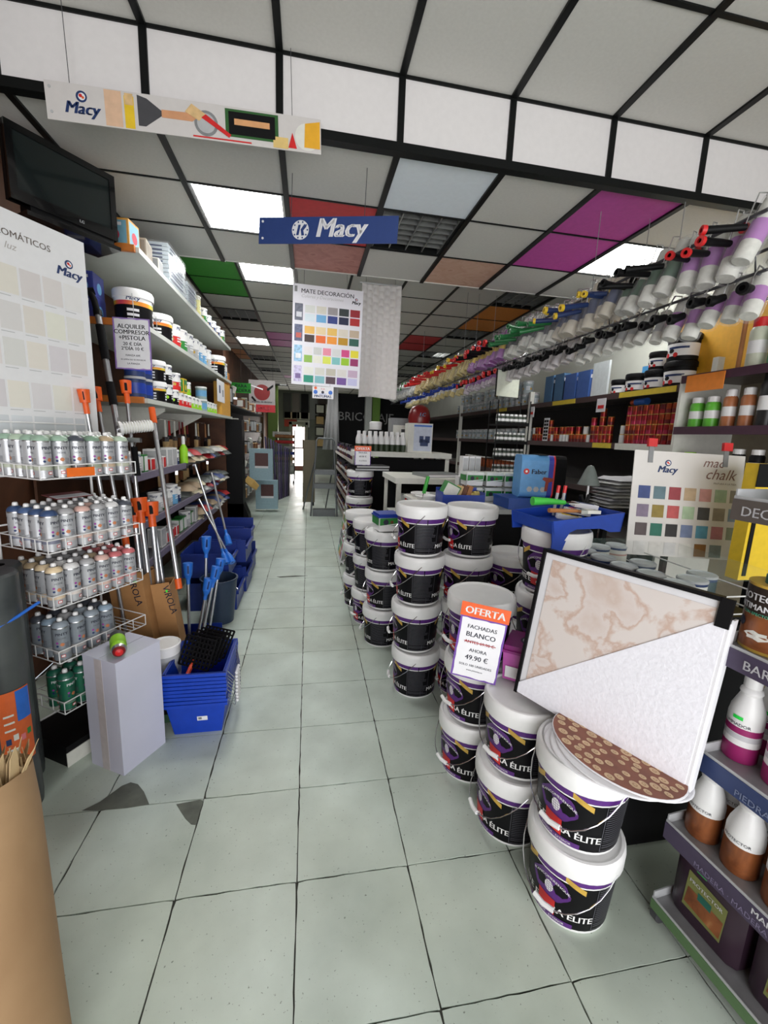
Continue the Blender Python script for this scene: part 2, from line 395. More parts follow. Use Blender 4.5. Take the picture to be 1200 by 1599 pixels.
for q, (x0, x1, y0, y1, z, kind) in enumerate(LIGHTS):
    if z == ZL: lab = {0: LL[0], 1: LL[1], 2: LL[2]}[[r for r in LIGHTS if r[4] == ZL].index((x0, x1, y0, y1, z, kind))]
    else:
        side = 'over the left aisle' if x0 < 1 else 'over the right-hand shelves'
        st = {'on': 'lit ceiling light', 'half': 'half-lit ceiling light', 'louver': 'dark louvred ceiling light'}[kind]
        k = (side, st); n = seen[k] = seen.get(k, 0)+1
        lab = '%s %s, %s from the front of its row' % (st, side, ORD[n-1])  # added lit panels behind the colour card are labelled here too
    luminaire(x0+.016, x1-.016, y0+.006, y1-.006, z, kind, lab)
# ================================================================ PAINT BUCKETS
def wrap(r0, r1, z0, z1, th0, zc, eps=.0012):
    """map (arc length, height) onto a slightly conical wall"""
    def fn(x, y):
        z = zc+y; r = r0+(r1-r0)*(z-z0)/(z1-z0)+eps; th = th0+x/((r0+r1)/2)
        return (r*math.cos(th), r*math.sin(th), z)
    return fn
def wquad(m, fn, x0, x1, y0, y1, mt, n=6, sl=0):
    vs = []
    for k in range(n+1):
        x = x0+(x1-x0)*k/n; dy = sl*(x-x0)
        vs += [fn(x, y0+dy), fn(x, y1+dy)]
    m.add(vs, [(2*k, 2*k+2, 2*k+3, 2*k+1) for k in range(n)], mt)
def wblob(m, fn, c, a, b, mt, n=24, wob=.08, seed=1):
    vs = [fn(c[0], c[1])]
    for k in range(n):
        t = 2*math.pi*k/n; s = 1+wob*math.cos(6*t+seed)
        vs.append(fn(c[0]+a*s*math.cos(t), c[1]+b*s*math.sin(t)))
    m.add(vs, [(0, 1+k, 1+(k+1) % n) for k in range(n)], mt)
BH = .295
def bucket_proto():
    r0, r1, z1 = .124, .140, .222
    body = MB(); body.lathe([(0, 0, WHITE), (r0-.004, 0, WHITE), (r0, .004, WHITE), (r0+.0015, .014, LABELBLACK), (r1, z1, WHITE), (r1, .235, WHITE)], 40)
    lab = MB()
    for side in (0, math.pi):
        th = -math.pi/2+side; f = lambda e: wrap(r0, r1, 0, z1, th, 0, e)
        wquad(lab, f(.001), -.205, .205, .196, .221, PURPLE, 20)
        wquad(lab, f(.0013), -.205, .205, .190, .195, WHITE, 20)
        wquad(lab, f(.0016), .045, .105, .196, .216, GOLD, 6, -.55)
        wquad(lab, f(.0016), -.10, -.05, .166, .186, GOLD, 6, .55)
        wblob(lab, f(.0018), (0, .140), .064, .050, PURPLE, 28, .05)
        wblob(lab, f(.0021), (-.002, .135), .014, .022, WHITE, 16, .02)
        for k in range(4): wquad(lab, f(.0024), -.013, .011, .120+k*.009, .1212+k*.009, PURPLE, 3)
        for k in range(3): wquad(lab, f(.0024), -.009+k*.007, -.008+k*.007, .115, .155, PURPLE, 1)
        ff = f(.0024)
        lab.text('BLANCOMERENGUE', .0135, (0, 0, 0), X, Y, WHITE, bold=.01, fn=lambda x, y, ff=ff: ff(x, y+.164-x*x*6))
        lab.text('MATE EXTRA ÉLITE', .034, (0, 0, 0), X, Y, WHITE, bold=.025, fn=lambda x, y, ff=ff: ff(x-.005, y+.05))
        wquad(lab, f(.003), -.036, .022, .042, .100, RED, 5, -.12)
        wquad(lab, f(.0033), -.008, .014, .05, .060, WHITE, 2, -.12)
        wquad(lab, f(.0018), -.08, .08, .014, .032, PURPLE, 10)
        lab.text('INTERIOR - EXTERIOR', .011, (0, 0, 0), X, Y, WHITE, fn=lambda x, y, ff=ff: ff(x, y+.019))
    for side in (0, math.pi):
        th = 0+side; f = lambda e: wrap(r0, r1, 0, z1, th, 0, e)
        GT = mat((84, 84, 92), .5)
        for x0, x1, y0, y1 in ((-.066, -.064, .02, .188), (.064, .066, .02, .188), (-.066, .066, .02, .022), (-.066, .066, .186, .188), (-.06, .06, .052, .0535), (.02, .0213, .022, .052)):
            wquad(lab, f(.0015), x0, x1, y0, y1, GT, 6)
        y = .178
        while y > .028:
            if not .05 < y < .057: wquad(lab, f(.0015), -.06, .06-RND.uniform(0, .03), y, y+.0026, GT, 6)
            y -= .0085
    lid = MB(); lid.lathe([(.137, .224, WHITE), (.149, .222, WHITE), (.151, .228, WHITE), (.152, .268, WHITE), (.150, .282, WHITE), (.145, .290, WHITE), (.137, .291, WHITE), (.133, .284, WHITE), (0, .283, WHITE)], 40)
    h = MB(); pts = []
    for k in range(15):
        t = k/14; a = math.radians(-90-82+164*t); s = math.sin(math.pi*t)
        pts.append(((.150+.016*s)*math.cos(a), (.150+.016*s)*math.sin(a), .245-.155*s))
    h.tube(pts, .0022, 6, CHROME)
    gp = MB(); gp.tube(pts[6:9], .0085, 8, WHITE)
    return [('body', body.mesh('bucket_body', True)), ('lid', lid.mesh('bucket_lid', True)), ('label', lab.mesh('bucket_label')), ('handle', h.mesh('bucket_handle', True), [('grip', gp.mesh('bucket_grip', True))])]
BUCKET = bucket_proto()
POS3 = {1: ['only'], 2: ['bottom', 'top'], 3: ['bottom', 'middle', 'top'], 4: ['bottom', 'second-lowest', 'third-lowest', 'top'], 5: ['bottom', 'second-lowest', 'middle', 'second-highest', 'top']}
STACKS = [  # x, y, count, turn(s) in degrees, where
    (.935, -1.775, 2, (-62, -66), 'nearest two-high stack, under the round boards'),
    (.862, -1.475, 2, (-88, -68), 'two-high stack touching the framed sample board'),
    (.800, -1.165, 3, (-70, -74, -78), 'three-high stack behind the orange offer sign'),
    (.690, -.505, 4, (-96, -94, -92, -90), 'four-high stack standing foremost along the aisle'),
    (.985, -.53, 4, (-82, -84, -82, -78), 'four-high stack right behind the foremost four-high one'),
    (.600, .13, 3, (-108, -74, -112), 'three-high stack carrying the blue-lidded tub'),
    (.545, .50, 3, (-60, -120, -110), 'three-high stack just behind the blue-lidded tub'),
    (.505, .87, 3, (-100, -115, -105), 'farther three-high stack beyond the blue-lidded tub'),
    (.600, 1.80, 4, (-95, -90, -92, -94), 'four-high stack with black folders on top'),
    (1.29, -.50, 3, (-70, -70, -70), 'three-high stack left of the blue stool'),
    (1.145, -1.15, 4, (-40, -55, -60, -58), 'tall stack carrying the blue paint stool'),
    (1.02, -.86, 2, (-80, -80), 'low stack in the second row behind the offer sign'),
]
for x, y, n, turns, where in STACKS:
    for k in range(n):
        make(BUCKET, 'paint_bucket', '%s paint bucket of the %s' % (POS3[n][k], where), 'bucket',
             (x+RND.uniform(-.008, .008), y+RND.uniform(-.006, .006), k*BH), math.radians(turns[k % len(turns)]), 'black paint buckets stacked along the aisle')

# blue-lidded tub on the stack
def tub(wd, dp_, h, mats, lidm, deco):
    b = MB(); b.taper((-wd/2, -dp_/2, 0), (wd/2, dp_/2, h*.8), .006, mats)
    l = MB(); l.box((-wd/2-.012, -dp_/2-.012, h*.8), (wd/2+.012, dp_/2+.012, h*.87), lidm); l.box((-wd/2-.004, -dp_/2-.004, h*.87), (wd/2+.004, dp_/2+.004, h), lidm)
    p = [('body', b.mesh('tub_body')), ('lid', l.mesh('tub_lid'))]
    if deco: p.append(('label', deco(wd, dp_, h).mesh('tub_label')))
    return p
def green_deco(wd, dp_, h):
    m = MB(); e = .0085
    for s in (-1, 1):
        y = s*(dp_/2+e)
        m.quad((-wd/2, y, h*.35), (wd/2, y, h*.35), (wd/2, y, h*.78), (-wd/2, y, h*.78), GREEN)
        m.disc((-wd*.2, y*1.005, h*.55), X, Z, h*.16, 14, INK); m.quad((-wd/2, y*1.004, h*.3), (wd/2, y*1.004, h*.42), (wd/2, y*1.004, h*.48), (-wd/2, y*1.004, h*.36), WHITE)
        m.disc((wd*.1, y*1.005, h*.55), X, Z, h*.1, 10, BROWN)
        x = s*(wd/2+e); m.quad((x, -dp_/2, h*.35), (x, dp_/2, h*.35), (x, dp_/2, h*.78), (x, -dp_/2, h*.78), GREEN)
    return m
make(tub(.15, .15, .125, WHITE, BLUE, green_deco), 'paint_tub', 'square tub with bright blue lid and green label on the bucket stack', 'tub', (.592, .10, 3*BH), .15)
# magenta tub behind the offer sign
def mag_deco(wd, dp_, h):
    m = MB()
    for s in (-1, 1):
        y = s*(dp_/2+.0085)
        m.quad((-wd*.45, y, h*.1), (wd*.45, y, h*.1), (wd*.45, y, h*.42), (-wd*.45, y, h*.42), WHITE)
        for k in range(9): m.quad((-wd*.1+k*.008, y*1.006, h*.16), (-wd*.1+k*.008+.004, y*1.006, h*.16), (-wd*.1+k*.008+.004, y*1.006, h*.32), (-wd*.1+k*.008, y*1.006, h*.32), BLACK)
        m.quad((wd*.12, y*1.004, h*.5), (wd*.4, y*1.004, h*.5), (wd*.4, y*1.004, h*.7), (wd*.12, y*1.004, h*.7), PURPLE)
        x = s*(wd/2+.0085); m.quad((x, -dp_*.45, h*.1), (x, dp_*.45, h*.1), (x, dp_*.45, h*.45), (x, -dp_*.45, h*.45), WHITE)
    m.disc((0, 0, h+.001), X, Y, dp_*.26, 20, DPURPLE); m.disc((0, 0, h+.002), X, Y, dp_*.2, 20, LGREY)
    return m
MAGP = mat((140, 40, 120), .35)
make(tub(.17, .15, .15, mat((190, 90, 170), .35), MAGP, mag_deco), 'paint_tub', 'magenta square tub with white barcode label behind the orange offer sign', 'tub', (.938, -1.372, 2*BH), math.radians(-38))

# ================================================================ FRAMED SAMPLE BOARD ON ROUND BOARDS
MARBLE = ramp_mat('pink_marble', [(.30, (222, 214, 210)), (.45, (224, 216, 212)), (.50, (204, 178, 164)), (.53, (222, 212, 208)), (.66, (210, 192, 182)), (.72, (220, 210, 204))], 6.5, 12, .3, .35)
TEXW = mat((240, 240, 248), .75, var=.04, scale=90, bump=.7)
BLK = mat((16, 16, 18), .5)
bw, bh = .543, .548
BU = Vector((.250, -.482, -.01)).normalized(); BWv = Vector((.075, .035, .55)).normalized()
bM = frame((.826, -1.505, .613), BU, BWv)
t = thing('sample_board', 'large black-framed board half pink marble and half rough white, leaning on buckets', 'sample board', M=bM)
m = MB()
for lo, hi in (((-.012, -.004, -.03), (0, bh, .012)), ((-.012, bh, -.03), (bw*.97, bh+.012, .012))): m.box(lo, hi, BLK)
m.box((bw-.02, bh-.07, .0), (bw+.012, bh+.012, .012), BLK)
link('frame', m.mesh('board_frame'), t)
link('backing', MB().box((0, 0, -.03), (bw, bh, -.002), BLK).mesh('board_backing'), t)
link('white_margin', MB().prism([(0.0, .0, -.002), (bw, .0, -.002), (bw, bh-.002, -.002), (0, bh-.002, -.002)], (0, 0, .005), PAPER).mesh('white_margin'), t)
link('marble_sample', MB().prism([(0.024, .04, -.002), (.030, bh-.022, -.002), (bw-.024, bh-.022, -.002), (bw-.024, bh*.88, -.002)][::-1], (0, 0, .007), MARBLE).mesh('marble_sample'), t)
link('textured_sample', MB().prism([(-.004, 0, -.002), (bw+.004, 0, -.002), (bw+.004, bh*.93, -.002), (-.004, .035, -.002)], (0, 0, .010), TEXW).mesh('textured_sample'), t)
ed = MB(); ed.box((bw+.004, 0, -.045), (bw+.012, bh*.90, .006), PAPER); ed.box((bw+.012, 0, -.045), (bw+.018, bh*.92, -.006), PAPER)
link('tile_edge', ed.mesh('tile_edge'), t)
LOGB = mat((132, 78, 58), .45, var=.2, scale=14); LOGC = mat((206, 176, 140), .45, var=.12, scale=30); LOGR = mat((160, 118, 84), .45)
pr_ = .186
for k in range(5):
    m = MB(); z = k*.0065
    m.lathe([(0, 0, PAPER), (pr_, 0, mat((206, 196, 186), .7)), (pr_+.003, .002, PAPER), (pr_+.003, .0045, PAPER), (pr_, .006, LOGB if k == 4 else PAPER), (0, .006, PAPER)], 48)
    if k == 4:
        R2 = random.Random(5); pts = []
        for q in range(900):
            a, r = R2.uniform(0, 6.283), pr_*.95*math.sqrt(R2.random()); p = (r*math.cos(a), r*math.sin(a)); s = R2.uniform(.010, .0165)
            if all((p[0]-o[0])**2+(p[1]-o[1])**2 > (s+o[2]+.002)**2 for o in pts) and r+s < pr_: pts.append((*p, s))
        for x, y, s in pts:
            m.disc((x, y, .0066), X, Y, s, 12, LOGC); m.disc((x, y, .0069), X, Y, s*.45, 8, LOGR); m.disc((x, y, .0072), X, Y, s*.3, 8, LOGC)
    make(m.mesh('round_board'), 'round_board', ('topmost oval board with a log-slice print under the framed sample' if k == 4 else '%s plain oval board from the bucket, under the log-slice one' % ORD[k]), 'round board',
         group='oval boards on the nearest bucket stack', M=Matrix.Translation((.972, -1.842, 2*BH+z+.002)) @ Matrix.Rotation(math.atan2(-.74, .67), 4, 'Z') @ Matrix.Diagonal((1.10, .70, 1, 1)) @ Matrix.Rotation(.3*k, 4, 'Z'))

# ================================================================ OFFER SIGN
def ragged(w, h, n, a, seed):
    r = random.Random(seed); pts = []
    for (p, q) in (((-w, -h), (w, -h)), ((w, -h), (w, h)), ((w, h), (-w, h)), ((-w, h), (-w, -h))):
        for k in range(n):
            t = k/n; d = r.uniform(-a, a)
            pts.append((p[0]+(q[0]-p[0])*t+(d if p[0] == q[0] else 0), p[1]+(q[1]-p[1])*t+(d if p[1] == q[1] else 0)))
    return pts
def sign(name, label, M, w, h, head, lines, border, headm=ORANGE, cat='sign', headh=.17):
    t = thing(name, label, cat, M=M)
    link('card', MB().box((0, 0, -.002), (w, h, 0), border).mesh('sign_card'), t)
    hh = h*headh if head else 0
    m = MB(); m.add([(w/2+x, (h-hh)/2+y, .0008) for x, y in ragged(w*.46, (h-hh)*.475, 9, w*.012, 3)], [tuple(range(36))], PAPER)
    for s, size, y, mt in lines:
        m.text(s, size*w, (w/2, y*h, .0014), X, Y, mt, bold=.02)
    link('print', m.mesh('sign_print'), t)
    if head:
        m = MB(); m.box((-.004, h-hh, .0), (w+.004, h+.004, .0012), headm); m.text(head, .235*w, (w/2, h-hh*.75, .0022), X, Y, WHITE, bold=.03)
        link('header', m.mesh('sign_header'), t)
    return t
SIGNP = mat((110, 70, 160), .6)
ts = sign('offer_sign', 'orange headed OFERTA price sign with purple ragged border on bucket', frame((.612, -1.340, .600), (.15, -.070, -.016), (.01, 0, .3)), .182, .318, 'OFERTA',
     [('FACHADAS', .125, .68, INK), ('BLANCO', .16, .57, INK), ('ANTES 69.90 €', .10, .48, mat((150, 30, 40), .6)), ('AHORA', .11, .37, INK), ('49.90 €', .16, .26, INK), ('SOLO 100 UNIDADES', .075, .17, INK), ('www.pintumas.es', .05, .11, INK)], SIGNP)
link('strike_line', MB().box((.03, .158, .0018), (.155, .161, .0022), mat((170, 40, 50), .6)).mesh('strike_line'), ts)

# ================================================================ DISPLAY CART WITH BOTTLES (right edge)
GREYM = mat((150, 150, 152), .4, metal=.4); VEIN = mat((70, 60, 84), .5); DKB = mat((48, 62, 104), .5)
cu, cv = Vector((.10, -.995, 0)), Vector((.995, .10, 0))   # along the cart, and into it
cM = frame((1.16, -1.89, 0), cu, cv)
cart = thing('display_cart', 'wheeled metal display stand with printed shelf edges at right edge', 'display stand', M=cM)
CL, CD = .78, .36
tz = [.085, .38, .68, 1.02, 1.42]; ofs = [0, 0, .06, .05, .02]
edges = [(mat((86, 116, 76), .5), 'JARDÍN - EXTERIOR'), (VEIN, 'MADERA · MADERA · DECORACIÓN'), (DKB, 'PIEDRA · BARRO · HORMIGÓN'), (VEIN, 'BARRO · HORMIGÓN'), (mat((92, 84, 80), .5), 'DECAPANTES')]
for k, z in enumerate(tz):
    q = ofs[k]; m = MB(); m.box((q, 0, z-.004), (CL, CD, z), GREYM); m.box((q, -.003, z-.002), (CL, 0, z+.012), LGREY); m.box((q, 0, z), (q+.004, CD, z+.03), LGREY)
    o = link('shelf', m.mesh('cart_shelf'), cart)
    e = MB(); e.box((q, -.006, z-(.052 if k else .03)), (CL, -.003, z+.004), edges[k][0])
    if k in (3, 4): e.text(edges[k][1], .036, (.12 if k == 3 else .045, -.0075, z-.038), X, Z, PAPER, 'L', bold=.01)
    elif k == 2: e.text('PIEDRA · BARRO', .026, (.16, -.0075, z-.045), X, Z, mat((120, 130, 160), .5), 'L'); e.text('PROTECCIÓN', .024, (.28, -.0075, z-.017), X, Z, PAPER, 'L', bold=.02)
    elif k == 1: e.text('MANTENIMIENTO', .024, (.25, -.0075, z-.018), X, Z, PAPER, 'L', bold=.02); e.text('MADERA · MADERA · DECORACIÓN', .022, (.1, -.0075, z-.043), X, Z, mat((130, 120, 150), .5), 'L')
    else: e.text('LIMPIADORES', .018, (.3, -.0075, z-.03), X, Z, PAPER, 'L')
    link('shelf_edge', e.mesh('shelf_edge'), o)
m = MB(); m.box((0, CD-.03, .08), (.03, CD, 1.75), BLK); m.box((CL-.03, CD-.03, .08), (CL, CD, 1.75), BLK)
link('upright', m.mesh('cart_upright'), cart)
link('back_panel', MB().box((.03, CD-.012, .1), (CL-.03, CD-.006, 1.0), BLK).mesh('cart_back'), cart)
for (x, y) in ((.01, .03), (CL-.04, .03), (.04, CD-.04), (CL-.04, CD-.04)):
    m = MB(); m.tube([(x-.011, y, .032), (x+.011, y, .032)], .031, 16, DGREY); o = link('wheel', m.mesh('cart_wheel', True), cart)
    link('fork', MB().box((x-.016, y-.012, .03), (x-.012, y+.012, .08), GREYM).box((x+.012, y-.012, .03), (x+.016, y+.012, .08), GREYM).mesh('fork'), o)
def bottle(body, band, band2, h=.245, r=.041, neckband=None):
    m = MB(); m.lathe([(0, 0, body), (r*.95, 0, band), (r, .008, band), (r, h*.20, WHITE), (r, h*.27, mat((196, 196, 200), .4)), (r, h*.33, WHITE), (r, h*.335, band2), (r, h*.41, body), (r, h*.52, body), (r*.93, h*.60, body), (r*.62, h*.74, body), (r*.56, h*.77, body), (r*.64, h*.80, body), (r*.60, h*.825, body), (r*.42, h*.86, body)], 24)
    c = MB(); c.lathe([(r*.46, h*.855, body), (r*.50, h*.86, body), (r*.50, h*.985, body), (r*.45, h, body), (0, h, body)], 16)
    s = MB(); f = wrap(r, r, 0, h, -math.pi/2, 0, .001); wquad(s, f, -.012, .012, h*.50, h*.54, mat((40, 220, 80), .5), 3)
    sk = s; s = MB(); f2 = wrap(r, r, 0, h, -math.pi/2, 0, .0012)
    s.text('LIMPIADOR', .0125, (0, 0, 0), X, Y, INK, fn=lambda x, y: f2(x, y+h*.425))
    return [('body', m.mesh('bottle_body', True)), ('cap', c.mesh('bottle_cap', True)), ('label', s.mesh('bottle_label')), ('sticker', sk.mesh('sticker'))]
BOTM = bottle(WHITE, MAGENTA, MAGENTA, .255, .042)
WOODPR = ramp_mat('varnished_wood_print', [(.3, (96, 50, 26)), (.6, (150, 88, 48)), (.75, (190, 140, 90))], 12, 5, 1, .4)
def wbottle():
    h, r = .235, .045
    m = MB(); m.lathe([(0, 0, WOODPR), (r*.96, 0, WOODPR), (r, .008, WOODPR), (r, h*.38, WHITE), (r, h*.50, WHITE), (r*.9, h*.60, WHITE), (r*.6, h*.76, WHITE), (r*.52, h*.80, WHITE), (r*.6, h*.83, WHITE), (r*.45, h*.87, WHITE)], 24)
    c = MB(); c.lathe([(r*.48, h*.865, WHITE), (r*.5, h*.87, WHITE), (r*.5, h*.985, WHITE), (r*.45, h, WHITE), (0, h, WHITE)], 16)
    s = MB(); f2 = wrap(r, r, 0, h, -math.pi/2, 0, .0012); s.text('PROTECTOR', .012, (0, 0, 0), X, Y, INK, fn=lambda x, y: f2(x, y+h*.42))
    return [('body', m.mesh('bottle_body', True)), ('cap', c.mesh('bottle_cap', True)), ('label', s.mesh('bottle_label'))]
BOTW = wbottle()
def cartput(proto, name, lab, cat, x, y, z, rz, grp): make(proto, name, lab, cat, group=grp, M=cM @ Matrix.Translation((x, y, z)) @ Matrix.Rotation(rz, 4, 'Z'))
for r_, row in enumerate(('front', 'back')):
    for k in range(4):
        cartput(BOTM, 'cleaner_bottle', 'magenta banded cleaner bottle on the cart, %s row, %s from the end' % (row, ORD[k]), 'bottle', .095+k*.105, .095+r_*.105, tz[2]+.001, .1, 'white and magenta cleaner bottles')
    for k in range(4):
        cartput(BOTW, 'protector_bottle', 'wood-print bottle on the cart, %s row, %s from the end' % (row, ORD[k]), 'bottle', .055+k*.107, .075+r_*.12, tz[1]+.001, .1, 'white wood-print bottles')
def jerry():
    DP = mat((52, 34, 48), .35); m = MB()
    a, b, h = .105, .075, .25
    out = lambda s, z: [(s*a*max(-1, min(1, 1.25*math.cos(t))), s*b*max(-1, min(1, 1.25*math.sin(t))), z) for t in [2*math.pi*i/28 for i in range(28)]]
    prof = [(.95, 0), (1, .01), (1, h*.8), (.94, h*.9), (.7, h)]
    vs = []; fs = []
    for s, z in prof: vs += out(s, z)
    for k in range(len(prof)-1): fs += [(k*28+i, k*28+(i+1) % 28, (k+1)*28+(i+1) % 28, (k+1)*28+i) for i in range(28)]
    fs += [tuple(range(28))[::-1], tuple(range(28*(len(prof)-1), 28*len(prof)))]
    m.add(vs, fs, DP)
    l = MB(); y = -b-.0012
    l.quad((-.06, y, .045), (.055, y, .045), (.06, y, .165), (-.055, y, .175), mat((120, 124, 70), .5)); l.quad((-.055, y-.0006, .06), (.052, y-.0006, .055), (.055, y-.0006, .115), (-.05, y-.0006, .12), WOODPR)
    l.text('PROTECTOR', .017, (0, y-.0012, .142), X, Z, PAPER, bold=.02); l.quad((-.02, y-.0008, .105), (.02, y-.0008, .105), (.02, y-.0008, .13), (-.02, y-.0008, .13), TEAL)
    sk = MB(); sk.quad((-.035, y, .19), (-.005, y, .19), (-.005, y, .203), (-.035, y, .203), mat((40, 220, 80), .5))
    c = MB(); c.lathe([(.025, h, DP), (.025, h+.03, DP), (0, h+.03, DP)], 14)
    return [('body', m.mesh('can_body', True)), ('label', l.mesh('can_label')), ('sticker', sk.mesh('sticker')), ('cap', c.mesh('can_cap', True))]
JER = jerry()
for k in range(3):
    cartput(JER, 'liquid_can', 'dark purple can on the lowest cart shelf, %s from the end' % ORD[k], 'can', .118+k*.23, .12, tz[0]+.001, .0, 'dark purple cans on the lowest cart shelf')
def protect_tin():
    m = MB(); r, h = .068, .185
    m.lathe([(0, 0, GOLD), (r, 0, GOLD), (r, .008, WOODPR), (r, h*.55, mat((50, 40, 34), .4)), (r, h*.96, GOLD), (r*1.01, h, GOLD), (r*.9, h, GOLD), (0, h-.004, GOLD)], 32)
    f = wrap(r, r, 0, h, -math.pi/2, 0, .0012); l = MB()
    l.text('PROTECTOR', .027, (0, 0, 0), X, Y, PAPER, bold=.03, fn=lambda x, y: f(x+.02, y+h*.76)); l.text('ANTIMANCHAS', .023, (0, 0, 0), X, Y, PAPER, bold=.03, fn=lambda x, y: f(x+.02, y+h*.62))
    l.text('CON EFECTO MATE', .011, (0, 0, 0), X, Y, mat((90, 200, 160), .5), fn=lambda x, y: f(x+.02, y+h*.54)); wblob(l, f, (.02, h*.25), .03, .012, OFFW, 14, .2); wblob(l, f, (-.03, h*.4), .014, .014, INK, 14, .05)
    c = MB(); c.lathe([(.036, h-.003, TEAL), (.036, h+.02, TEAL), (.032, h+.024, TEAL), (0, h+.024, TEAL)], 20)
    return [('body', m.mesh('tin_body', True)), ('label', l.mesh('tin_label')), ('cap', c.mesh('tin_cap', True))]
PT = protect_tin()
cartput(PT, 'protector_tin', 'wood-print anti-stain tin with green cap at the right edge', 'tin', .11, .10, tz[3]+.001, -.25, 'wood-print tins on the cart')
cartput(PT, 'protector_tin', 'second wood-print tin partly out of frame beyond the anti-stain one', 'tin', .265, .10, tz[3]+.001, -.25, 'wood-print tins on the cart')
# white spray bottle with black trigger on the top shelf of the cart
m = MB(); m.lathe([(0, 0, WHITE), (.04, 0, mat((70, 90, 50), .5)), (.04, .09, WHITE), (.036, .15, WHITE), (.016, .18, WHITE), (.016, .2, WHITE)], 20)
c = MB(); c.box((-.05, -.012, .2), (.03, .012, .235), BLK); c.box((-.045, -.008, .16), (-.03, .008, .2), BLK)
cartput([('body', m.mesh('spray_body', True)), ('trigger', c.mesh('trigger'))], 'spray_bottle', 'white trigger spray bottle on the top shelf of the cart', 'bottle', .12, .12, tz[4]+.001, .4, None)
# ================================================================ LEFT FOREGROUND
# brown paper-wrapped drum nearest the camera
DR = Vector((-.885, -1.86, 0)); dr_ = .205
DRUM = ramp_mat('kraft_paper', [(.3, (150, 118, 84)), (.7, (172, 140, 104))], 3, 5, .5, .75)
DM = Matrix.Translation((-.73, -2.02, 0)) @ Vector((-.13, .2, .70)).to_track_quat('Z', 'Y').to_matrix().to_4x4() @ Matrix.Rotation(math.radians(-90), 4, 'Z')
t = thing('paper_roll', 'tall brown kraft paper roll with torn top at the bottom left corner', 'paper roll', M=DM)
m = MB(); m.lathe([(0, 0, DRUM), (dr_*1.02, 0, DRUM), (dr_*1.01, .15, DRUM), (dr_, .6, DRUM), (dr_*.97, .71, DRUM), (dr_*.9, .70, DRUM), (dr_*.88, .1, DRUM), (0, .1, DRUM)], 48)
link('roll', m.mesh('kraft_roll', True), t)
m = MB(); R2 = random.Random(3)
for k in range(170):
    a = math.radians(R2.uniform(-180, 180)); r = dr_*R2.uniform(.35, 1.0); h = R2.uniform(.02, .085); w = R2.uniform(.008, .02); lean = R2.uniform(-.02, .025)
    p = Vector((r*math.cos(a), r*math.sin(a), .695)); tdir = Vector((-math.sin(a), math.cos(a), 0)); od = Vector((math.cos(a), math.sin(a), 0))
    m.prism([p-tdir*w, p+tdir*w, p+tdir*w*.7+od*lean+Z*h*.6, p+tdir*.2*w+od*lean*1.6+Z*h, p-tdir*w*.8+od*lean+Z*h*.7], od*.0015, mat((196, 170, 128), .8))
link('torn_edge', m.mesh('torn_edge'), t)
m = MB(); f = wrap(dr_*1.02, dr_, 0, .6, math.radians(20), 0, .003)
vs = []
for k in range(13): vs += [f(-.16+k*.025, .10+k*.021), f(-.135+k*.025, .085+k*.021)]
m.add(vs, [(2*k, 2*k+1, 2*k+3, 2*k+2) for k in range(12)], mat((188, 160, 126), .4))
link('tape', m.mesh('roll_tape'), t)

# two dark plastic-wrapped rolls
ROLLM = ramp_mat('wrapped_felt', [(.3, (52, 56, 58)), (.6, (76, 80, 80)), (.75, (104, 108, 108))], 5, 5, .6, .35)
def droll(loc, r, h, label, lab):
    t = thing('felt_roll', label, 'roll', loc)
    m = MB(); m.lathe([(0, 0, ROLLM), (r*.97, 0, ROLLM), (r, .03, ROLLM), (r*.985, h*.4, ROLLM), (r*1.0, h*.7, ROLLM), (r, h-.01, ROLLM), (r*.9, h, DGREY), (r*.35, h-.004, BLACK), (r*.3, h-.05, BLACK), (0, h-.05, BLACK)], 32)
    link('roll', m.mesh('felt_roll', True), t)
    if lab:
        f = wrap(r, r, 0, h, math.radians(-32), 0, .0025); l = MB(); OR = mat((214, 98, 44), .4)
        wquad(l, f, -.06, .045, .24, .55, OR, 8); f = wrap(r, r, 0, h, math.radians(-32), 0, .0032)
        wquad(l, f, -.005, .043, .42, .545, MBLUE, 5); wquad(l, f, -.045, -.01, .255, .315, OFFW, 3)
        for k in range(7): wquad(l, wrap(r, r, 0, h, math.radians(-32), 0, .0038), -.042+k*.0045, -.040+k*.0045, .262, .308, BLACK, 1)
        for k in range(4): wquad(l, f, -.045+.022*k, -.03+.022*k, .335+.012*(k % 2), .36+.012*(k % 2), [NAVY, OFFW, PINK, GREEN][k], 2)
        for k in range(3): wquad(l, f, -.045, -.015, .39+k*.03, .398+k*.03, OFFW, 2)
        link('label', l.mesh('roll_label'), t)
    return t
droll((-1.135, -1.135, 0), .088, 1.0, 'dark plastic-wrapped felt roll with orange and blue label', True)
droll((-1.215, -.965, 0), .08, .98, 'plain dark felt roll half hidden behind the labelled one', False)
m = MB(); m.tube([(-1.30, -1.20, .80), (-1.2, -1.235, .785), (-1.10, -1.228, .80), (-1.045, -1.15, .83), (-1.02, -1.06, .85)], .006, 8, MBLUE)
make(m.mesh('cord', True), 'cord', 'blue cord tied round the dark felt rolls', 'cord')

